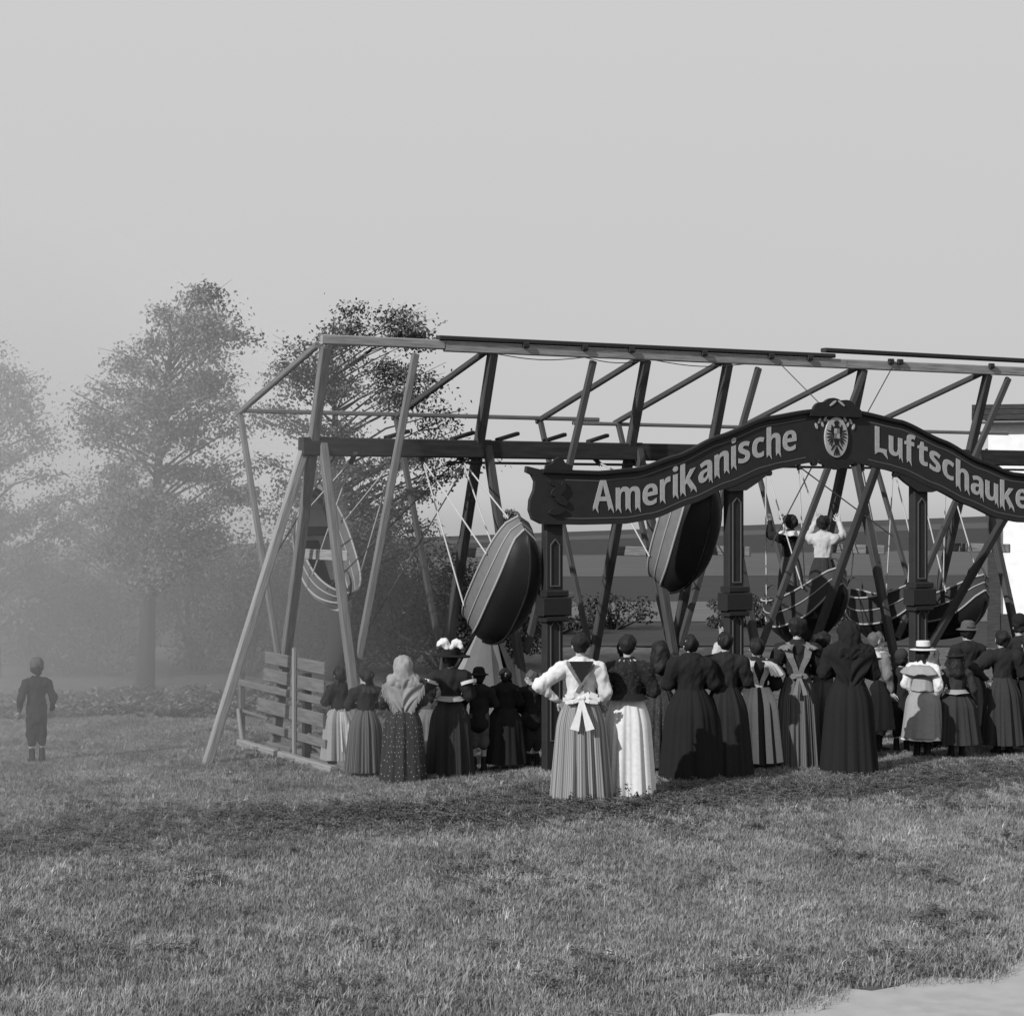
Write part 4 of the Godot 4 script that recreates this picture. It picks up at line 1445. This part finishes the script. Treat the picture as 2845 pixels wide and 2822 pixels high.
func plants():
	var r := RandomNumberGenerator.new()
	r.seed = 99
	var n := FastNoiseLite.new()
	n.seed = 8
	n.frequency = 0.6
	var a := []
	var ac := []
	var b := []
	var bc := []
	for i in 215000:
		var d := 8.2 + 20.5 * pow(r.randf(), 0.8)
		var half := d * 0.275 + 2.0
		var x := r.randf_range(-half, half)
		var z := -d
		# leave the path and the sills free
		var edge_z := lerpf(-10.75, -15.35, (x - 0.6) / 7.4) + 0.15 * sin(x * 5.0)
		if x > 0.4 and z > edge_z + r.randf_range(-0.12, 0.2):
			continue
		var p := n.get_noise_2d(x, z * 0.7)
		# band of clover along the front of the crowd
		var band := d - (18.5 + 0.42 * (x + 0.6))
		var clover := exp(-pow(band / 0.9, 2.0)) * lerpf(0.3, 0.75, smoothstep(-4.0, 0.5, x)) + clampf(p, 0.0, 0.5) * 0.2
		var sc := r.randf_range(0.7, 1.25) * (1.0 + 0.35 * p) * (0.75 if d > 19.0 else 1.0)
		var t := Transform3D(Basis(Vector3.UP, r.randf() * TAU) * Basis(V(1, 0, 0.3).normalized(), r.randf_range(-0.25, 0.25)) * Basis.from_scale(V(sc, sc * r.randf_range(0.7, 1.2), sc)), V(x, height_at(x, z) - 0.004, z))
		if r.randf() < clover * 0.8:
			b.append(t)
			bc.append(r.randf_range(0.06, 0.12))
		else:
			a.append(t)
			ac.append(r.randf_range(0.155, 0.28) * (1.0 + 0.5 * n.get_noise_2d(x * 2.0 + 40.0, z)) * (1.7 if r.randf() < 0.06 else 1.0))
	scatter("meadow_grass", blades(r, 13, 0.062, 0.0032, 0.075, 0.75), M.grass, a, ac, "short meadow grass covering the foreground")
	var straw := []
	var sc2 := []
	for i in 3600:
		var d := 8.5 + 12.0 * pow(r.randf(), 1.2)
		var x := r.randf_range(-d * 0.275 - 1.0, d * 0.275 + 1.0)
		if n.get_noise_2d(x * 1.4 + 9.0, -d) < -0.1 or (x > 0.4 and -d > lerpf(-10.75, -15.35, (x - 0.6) / 7.4) - 0.1):
			continue
		var k := r.randf_range(0.6, 1.2)
		straw.append(Transform3D(Basis(Vector3.UP, r.randf() * TAU) * Basis.from_scale(V(k, k, k)), V(x, height_at(x, -d), -d)))
		sc2.append(r.randf_range(0.22, 0.38))
	scatter("dry_grass", blades(r, 3, 0.095, 0.0019, 0.03, 1.6), M.grass, straw, sc2, "pale dry grass stalks scattered through the meadow")
	# clover: small three-part leaves on thin stalks
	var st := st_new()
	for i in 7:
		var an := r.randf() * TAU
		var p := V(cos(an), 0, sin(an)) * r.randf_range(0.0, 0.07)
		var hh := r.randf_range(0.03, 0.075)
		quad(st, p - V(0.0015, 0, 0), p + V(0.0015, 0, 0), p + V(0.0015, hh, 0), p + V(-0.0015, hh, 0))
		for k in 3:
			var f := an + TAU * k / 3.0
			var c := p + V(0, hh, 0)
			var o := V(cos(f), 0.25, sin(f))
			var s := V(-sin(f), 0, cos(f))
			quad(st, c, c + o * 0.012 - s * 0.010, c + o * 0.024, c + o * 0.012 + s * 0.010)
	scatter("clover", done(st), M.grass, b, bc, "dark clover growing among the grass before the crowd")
	# kitchen-garden leaves along the far edge of the meadow on the left
	var leafy := st_new()
	for i in 9:
		var an := TAU * i / 9.0 + r.randf() * 0.5
		var o := V(cos(an), 0, sin(an))
		var s := V(-sin(an), 0, cos(an))
		var hh := r.randf_range(0.1, 0.26)
		quad(leafy, V(0, 0.02, 0), o * 0.10 - s * 0.06 + V(0, hh * 0.8, 0), o * 0.22 + V(0, hh, 0), o * 0.10 + s * 0.06 + V(0, hh * 0.8, 0))
	var c := []
	var cc := []
	for i in 2600:
		var d := r.randf_range(26.8, 30.6)
		var x := r.randf_range(-8.4, -1.6)
		var pt := n.get_noise_2d(x * 2.2, d * 2.2)
		if pt < -0.12:
			continue
		var sc := r.randf_range(0.22, 0.5) * (1.0 + 1.3 * pt)
		c.append(Transform3D(Basis(Vector3.UP, r.randf() * TAU) * Basis.from_scale(V(sc, sc, sc)), V(x, 0, -d)))
		cc.append(r.randf_range(0.07, 0.2))
	scatter("garden_leaves", done(leafy), M.grass, c, cc, "low leafy garden plants along the meadow's far left edge")
	# a few tall weeds right in front of the two women nearest us
	var k := 0
	for q in [[0.72, -19.02], [1.02, -19.12], [1.13, -19.05], [1.22, -19.08], [1.32, -19.1], [1.4, -19.16], [0.55, -19.0]]:
		var w := thing("weed", ["leafy weed by the striped apron's left hem", "leafy weed between the two nearest women's hems", "leafy weed at the white apron's left hem", "short weed under the middle of the white apron", "taller weed under the middle of the white apron", "leafy weed at the white apron's right hem", "leafy weed farthest left before the striped apron"][k], "weed", V(q[0], 0, q[1]), k * 1.3, "weeds before the nearest women")
		var ws := st_new()
		var top := V(0.02, 0.11 + 0.05 * (k % 3), 0.01)
		tube(ws, [V(0, 0, 0), top * 0.6, top], [0.003, 0.0025, 0.0015], 5)
		put(done(ws), "stem", M.bark, w)
		var pts := []
		var nr := []
		for i in 16:
			var t := r.randf_range(0.35, 1.05)
			pts.append(top * t + V(r.randfn(0, 0.02), r.randfn(0, 0.008), r.randfn(0, 0.02)))
			nr.append(V(0, 0.5, 0.6))
		put(leaf_mesh(pts, nr, 0.03, r, 0.02, 0.04), "leaves", M.leaf, w)
		k += 1

func crowd(base: Transform3D):
	var p: Node3D
	# --- left group, from the barrier inwards
	p = person("dark clad child standing alone at the far left of the meadow", V(-5.35, 0, -22.2), 1.13, 0.5, {"male": true, "top": M.dark1, "legs": M.dark2, "left": "down", "right": "down", "hat": "cap", "hat_m": M.grey1, "trouser_end": 0.2})
	p = person("girl in dark jacket and pale grey skirt beside the barrier", V(-1.90, 0, -21.75), 1.10, 0.5, {"jacket": true, "jacket_end": 0.5, "top": M.dark1, "skirt": {"hem": 0.10, "r": 0.20, "m": M.grey3, "folds": 11.0}, "hair": "braids"})
	put(skirt(0.56 * 1.12, 0.2, 0.12, 0.205, 14.0, 0.015, 31, -1.9, -0.6, 0.014), "apron", M.white, p)
	p = person("girl in dark bodice and pleated grey skirt, second from barrier", V(-1.56, 0, -21.05), 1.14, 0.15, {"top": M.dark1, "skirt": {"hem": 0.06, "r": 0.20, "m": M.striped_dark, "folds": 19.0, "amp": 0.035}, "hair": "braids", "look": 0.7})
	ruffle(p, 1.14, M.dark3, [[-1.9, 1.9]], 0.84, 0.05, 0.05, 0.1, "collar")
	p = person("woman in pale fringed headscarf and dark dotted dress", V(-1.14, 0, -20.65), 1.30, 0.05, {"top": M.dotted, "skirt": {"hem": 0.012, "r": 0.25, "m": M.dotted, "folds": 9.0, "rep": 5.0}, "left": "low", "right": "low", "puff": 0.02})
	shawl(p, 1.30, M.grey3)
	p = person("girl in dark dress and flat dark hat with white feathers", V(-0.66, 0, -21.1), 1.33, -0.1, {"top": M.dark1, "skirt": {"hem": 0.03, "r": 0.25, "m": M.dark3, "folds": 13.0}, "belt": M.grey3, "hat": "wide", "hat_m": M.dark2, "feathers": true, "hat_roll": -0.06, "left": "hip", "right": "low", "puff": 0.03})
	for s in [-1, 1]:
		var st := st_new()
		tube(st, [V(s * 0.145, 0.765, 0.012) * 1.33, V(s * 0.152, 0.74, 0.016) * 1.33], [0.092, 0.086], 14)
		put(done(st), "sleeve_band", M.white, p)
	p = person("boy in round dark hat between the feathered hat and dark coat", V(-0.36, 0, -21.45), 1.10, -0.05, {"male": true, "top": M.dark1, "legs": M.grey1, "trouser_end": 0.26, "hat": "felt", "hat_m": M.dark2, "left": "down", "right": "front", "hair": "short"})
	p = person("child in long dark coat, back turned, right of round hat", V(-0.08, 0, -21.6), 1.10, 0.1, {"jacket": true, "jacket_end": 0.3, "wide": 1.15, "top": M.dark2, "skirt": {"hem": 0.08, "r": 0.24, "m": M.dark2, "folds": 7.0}, "hair": "short"})
	p = person("boy in dark suit with his face turned left", V(0.22, 0, -21.8), 1.06, 0.3, {"male": true, "top": M.dark1, "legs": M.dark3, "look": 1.1, "hair": "short", "hair_m": M.hair_fair, "left": "low", "right": "down", "trouser_end": 0.2})
	p = person("small child in checked pale dress behind the white blouse", V(0.44, 0, -22.0), 0.92, 0.0, {"top": M.plaid, "skirt": {"hem": 0.2, "r": 0.2, "m": M.plaid, "folds": 9.0, "rep": 3.0}, "hair": "short"})
	p = person("small child in dark smock between hat girl and shawl", V(-0.92, 0, -22.0), 1.0, 0.0, {"top": M.grey1, "skirt": {"hem": 0.15, "r": 0.2, "m": M.grey2, "folds": 9.0}, "hair": "long"})
	# --- the two women nearest us
	p = person("woman in white blouse, hand on hip, white bow on striped apron", V(0.67, 0, -19.35), 1.615, 0.04, {"top": M.white, "skirt": {"hem": 0.01, "r": 0.28, "m": M.striped, "folds": 17.0, "amp": 0.042, "rep": 5.0}, "left": [V(-0.255, 0.70, 0.06), V(-0.135, 0.60, 0.02)], "right": [V(0.155, 0.65, 0.0), V(0.14, 0.58, -0.06)], "puff": 0.018, "wide": 1.05, "sleeve": 0.82})
	straps(p, 1.615, M.grey2, 0.032, true)
	bow(p, 1.615, M.white, 0.155, 0.30)
	var vn := st_new()
	extrude(vn, PackedVector2Array([Vector2(-0.075, 0.846), Vector2(0.0, 0.72), Vector2(0.075, 0.846)]), 0.0, 0.01)
	var yoke := put(done(vn), "back_panel", M.dark1, p)
	yoke.transform = Transform3D(Basis(Vector3.RIGHT, deg_to_rad(9)) * Basis.from_scale(V(1.615, 1.615, 1.615)), V(0, 0.13 - 0.113, 0.30 - 0.03))
	yoke.transform = Transform3D(Basis.from_scale(V(1.615, 1.615, 1.615)), V(0, 0, 0.122))
	p = person("woman in dark flowered blouse and bright white apron skirt", V(1.15, 0, -19.6), 1.585, -0.08, {"top": M.flowered_dark, "skirt": {"hem": 0.01, "r": 0.275, "m": M.white, "folds": 10.0, "amp": 0.034}, "belt": M.dark2, "left": "front", "right": "front", "puff": 0.02, "wide": 1.1})
	ruffle(p, 1.585, M.pale, [[-2.6, -0.5]], 0.858, 0.016, 0.03, 0.043, "collar")
	# --- middle
	p = person("girl in grey flowered dress behind the white apron", V(1.62, 0, -21.6), 1.40, 0.0, {"top": M.flowered, "skirt": {"hem": 0.05, "r": 0.26, "m": M.flowered, "folds": 12.0}, "hair": "long"})
	p = person("stout woman in black, left of the pale ruffled pinafore", V(1.90, 0, -20.95), 1.50, 0.0, {"top": M.dark2, "wide": 1.25, "skirt": {"hem": 0.02, "r": 0.33, "m": M.dark2, "folds": 10.0}, "puff": 0.03})
	p = person("woman in black beside the stout one, touching the pinafore", V(2.28, 0, -21.1), 1.52, 0.1, {"top": M.dark1, "wide": 1.1, "skirt": {"hem": 0.02, "r": 0.28, "m": M.dark1, "folds": 12.0}, "puff": 0.03})
	p = person("girl in pale pinafore with wide ruffled shoulders", V(2.70, 0, -21.75), 1.42, 0.12, {"top": M.dark1, "skirt": {"hem": 0.06, "r": 0.25, "m": M.dark3, "folds": 11.0}, "left": "hip", "right": "low", "puff": 0.03})
	ruffle(p, 1.42, M.pale, [[-1.25, 0.9], [2.2, 4.35]], 0.835, 0.11, 0.06, 0.19)
	for a in [[-1.45, 0.2], [2.95, 4.55]]:
		put(skirt(0.63 * 1.42, 0.08, 0.118, 0.26, 9.0, 0.03, 77, a[0], a[1], 0.02), "pinafore", M.pale, p)
	straps(p, 1.42, M.pale, 0.06)
	p = person("woman with round dark bun, grey apron bands tied over pleated skirt", V(3.16, 0, -21.85), 1.625, -0.02, {"top": M.dark1, "skirt": {"hem": 0.015, "r": 0.25, "m": M.striped_dark, "folds": 21.0, "amp": 0.032}, "hair": "crown", "left": "front", "right": "front", "puff": 0.025})
	straps(p, 1.625, M.grey2, 0.07, false, 1.3)
	ruffle(p, 1.625, M.grey2, [[-1.2, 0.5], [2.65, 4.35]], 0.836, 0.03, 0.06, 0.13, "shoulder_band")
	bow(p, 1.625, M.grey2, 0.085, 0.20)
	p = person("girl in grey dress, profile turned right, beside the tied apron", V(3.52, 0, -22.3), 1.45, -0.5, {"top": M.grey1, "skirt": {"hem": 0.1, "r": 0.27, "m": M.grey1, "folds": 12.0}, "look": -0.6})
	p = person("tall woman all in black with a black shawl over her head", V(3.66, 0, -21.4), 1.62, -0.03, {"top": M.dark2, "skirt": {"hem": 0.015, "r": 0.31, "m": M.dark2, "folds": 10.0}, "wide": 1.15, "puff": 0.035})
	shawl(p, 1.62, M.dark2, false)
	p = person("fair girl looking right, grey dress with pale collar and apron", V(4.28, 0, -23.2), 1.40, -1.0, {"top": M.grey2, "skirt": {"hem": 0.28, "r": 0.24, "m": M.grey1, "folds": 11.0}, "hair": "short", "hair_m": M.hair_fair, "look": -0.4, "left": "down", "right": "down"})
	ruffle(p, 1.40, M.pale, [[-3.1, 3.1]], 0.85, 0.05, 0.045, 0.12, "collar")
	put(skirt(0.62 * 1.40, 0.27, 0.112, 0.245, 12.0, 0.02, 41, 0.4, 2.9, 0.016), "apron", M.pale, p)
	p = person("small dark child in a cap left of the white straw hat", V(4.56, 0, -23.1), 1.16, -0.2, {"male": true, "top": M.dark1, "legs": M.dark2, "trouser_end": 0.2, "hat": "cap", "hat_m": M.dark3, "left": "down", "right": "front", "hair": "short"})
	# --- right
	p = person("girl in white straw hat and pale grey pinafore dress", V(4.72, 0, -22.65), 1.29, -0.65, {"top": M.white, "skirt": {"hem": 0.24, "r": 0.245, "m": M.grey3, "folds": 5.0, "amp": 0.02}, "hat": "boater", "hat_m": M.white, "hair": "braids", "left": [V(-0.15, 0.66, 0.05), V(-0.07, 0.53, -0.02)], "right": [V(0.16, 0.65, 0.02), V(0.1, 0.5, -0.06)], "puff": 0.02})
	ruffle(p, 1.29, M.grey3, [[-3.1, 3.1]], 0.83, 0.08, 0.05, 0.165)
	put(skirt(0.34, 0.215, 0.225, 0.24, 9.0, 0.012, 12), "petticoat", M.white, p)
	put(skirt(0.78 * 1.29, 0.60 * 1.29, 0.105, 0.135, 5.0, 0.006, 14), "pinafore_yoke", M.grey3, p)
	p = person("child with loose frizzy hair behind the white straw hat", V(5.0, 0, -23.5), 1.19, -0.2, {"top": M.grey2, "skirt": {"hem": 0.2, "r": 0.23, "m": M.grey1, "folds": 9.0}, "hair": "long", "hair_m": M.hair_fair})
	p = person("girl with long wavy hair, dark hat and pale belt", V(5.10, 0, -22.65), 1.22, 0.0, {"top": M.dark3, "skirt": {"hem": 0.17, "r": 0.27, "m": M.dark3, "folds": 12.0}, "hair": "long", "belt": M.grey3, "hat": "felt", "hat_m": M.dark2, "hat_roll": 0.1, "left": "down", "right": "down"})
	p = person("woman in dark blouse and charcoal skirt at the right edge", V(5.72, 0, -23.0), 1.43, 0.05, {"top": M.dark1, "skirt": {"hem": 0.12, "r": 0.25, "m": M.dark3, "folds": 12.0}, "left": "hip", "right": "front", "puff": 0.03})
	p = person("half hidden woman behind the long haired girl's shoulder", V(5.55, 0, -24.0), 1.45, 0.2, {"top": M.dark1, "skirt": {"hem": 0.1, "r": 0.27, "m": M.dark2, "folds": 10.0}, "hat": "felt", "hat_m": M.grey1})
	p = person("man in dark jacket and cap behind the right edge woman", V(6.15, 0, -23.9), 1.52, 0.1, {"male": true, "top": M.dark1, "legs": M.dark2, "hat": "cap", "hat_m": M.dark2, "hair": "short"})
	p = person("woman in dark dress farthest right, cut by the edge", V(6.05, 0, -23.1), 1.36, 0.1, {"top": M.dark2, "skirt": {"hem": 0.1, "r": 0.27, "m": M.dark2, "folds": 10.0}})
	# --- near the pillars and in the ride
	p = person("woman in white blouse standing inside the ride by second pillar", V(2.50, 0, -22.9), 1.58, 0.9, {"top": M.pale, "skirt": {"hem": 0.05, "r": 0.27, "m": M.dark3, "folds": 10.0}, "left": "front", "right": "front"})
	p = person("boy watching from behind the black dressed women", V(2.02, 0, -22.3), 1.40, 0.1, {"male": true, "top": M.dark3, "legs": M.dark2, "hair": "short"})
	p = person("girl between flowered dress and first pillar, head bare", V(1.28, 0, -22.6), 1.32, 0.2, {"top": M.dark1, "skirt": {"hem": 0.1, "r": 0.24, "m": M.dark3, "folds": 9.0}})
	# riders standing in the boat
	var c := base * V(6.5, 3.44 - 2.15 * cos(deg_to_rad(16)), 2.15 * sin(deg_to_rad(16)))
	p = person("girl rider with pale collar standing in the swinging boat", c + V(-0.20, 0.0, -0.35), 1.40, 0.75, {"top": M.dark1, "skirt": {"hem": 0.1, "r": 0.2, "m": M.grey1, "folds": 9.0}, "left": "up", "right": "up", "nogroup": true})
	ruffle(p, 1.42, M.white, [[-3.1, 3.1]], 0.85, 0.04, 0.045, 0.12, "collar")
	p = person("rider in pale blouse facing the girl in the boat", c + V(0.12, 0.03, 0.30), 1.36, -0.4, {"top": M.pale, "skirt": {"hem": 0.1, "r": 0.2, "m": M.dark3, "folds": 9.0}, "left": "up", "right": "up", "nogroup": true})

func shawl(root: Node3D, H: float, m: Material, fringe := true):
	var hs := (0.155 if fringe else 0.165) * H
	put(skin([blend([[V(0, H - hs * 0.38, 0.02), V(0, H - hs * 0.34, -0.02), 0.47 * hs, 0.45 * hs], [V(0, H - hs * 0.6, 0.04), V(0, H - hs * 1.25, 0.035), 0.42 * hs, 0.40 * hs], [V(-0.07, 0.80, 0.02) * H, V(0.07, 0.80, 0.02) * H, 0.075 * H, 0.075 * H]], 0.017, 70.0)], 0.012, 5), "headscarf", m, root)
	var st := st_new()
	var n := 26
	var rows := 16
	var grid := []
	for i in rows + 1:
		var t := float(i) / rows
		var line := []
		for j in n + 1:
			var u := -1.0 + 2.0 * j / n
			var half := 0.155 * (1.0 - 0.9 * t) + 0.012
			var x := u * half
			var y := 0.835 - 0.30 * t - 0.05 * u * u * (1.0 - t)
			var fold := 0.011 * sin(absf(u) * 9.0 + t * 13.0) * (1.0 - absf(u) * 0.4)
			line.append(V(x, y, 0.100 - 0.42 * x * x * 10.0 * 0.35 - 0.022 * t + fold) * H)
		grid.append(line)
	for i in rows:
		for j in n:
			quad(st, grid[i + 1][j], grid[i + 1][j + 1], grid[i][j + 1], grid[i][j], [Vector2.ZERO, Vector2.ZERO, Vector2.ZERO, Vector2.ZERO], 6)
	put(done(st), "shawl", m, root)
	if not fringe:
		return
	var fr := st_new()
	for i in 46:
		var t := i / 45.0
		for s in [-1, 1]:
			var a: Vector3 = V(s * (0.167 - 0.155 * t), 0.785 - 0.25 * t, 0.0) * H
			a.z = (0.100 - 1.47 * (a.x / H) * (a.x / H) - 0.022 * t) * H
			ribbon(fr, [a, a + V(s * 0.006 + rng.randf_range(-0.008, 0.008), -rng.randf_range(0.07, 0.11), 0.006)], [0.006, 0.004], V(0, 0, 1), 0.003)
	put(done(fr), "fringe", m, root)
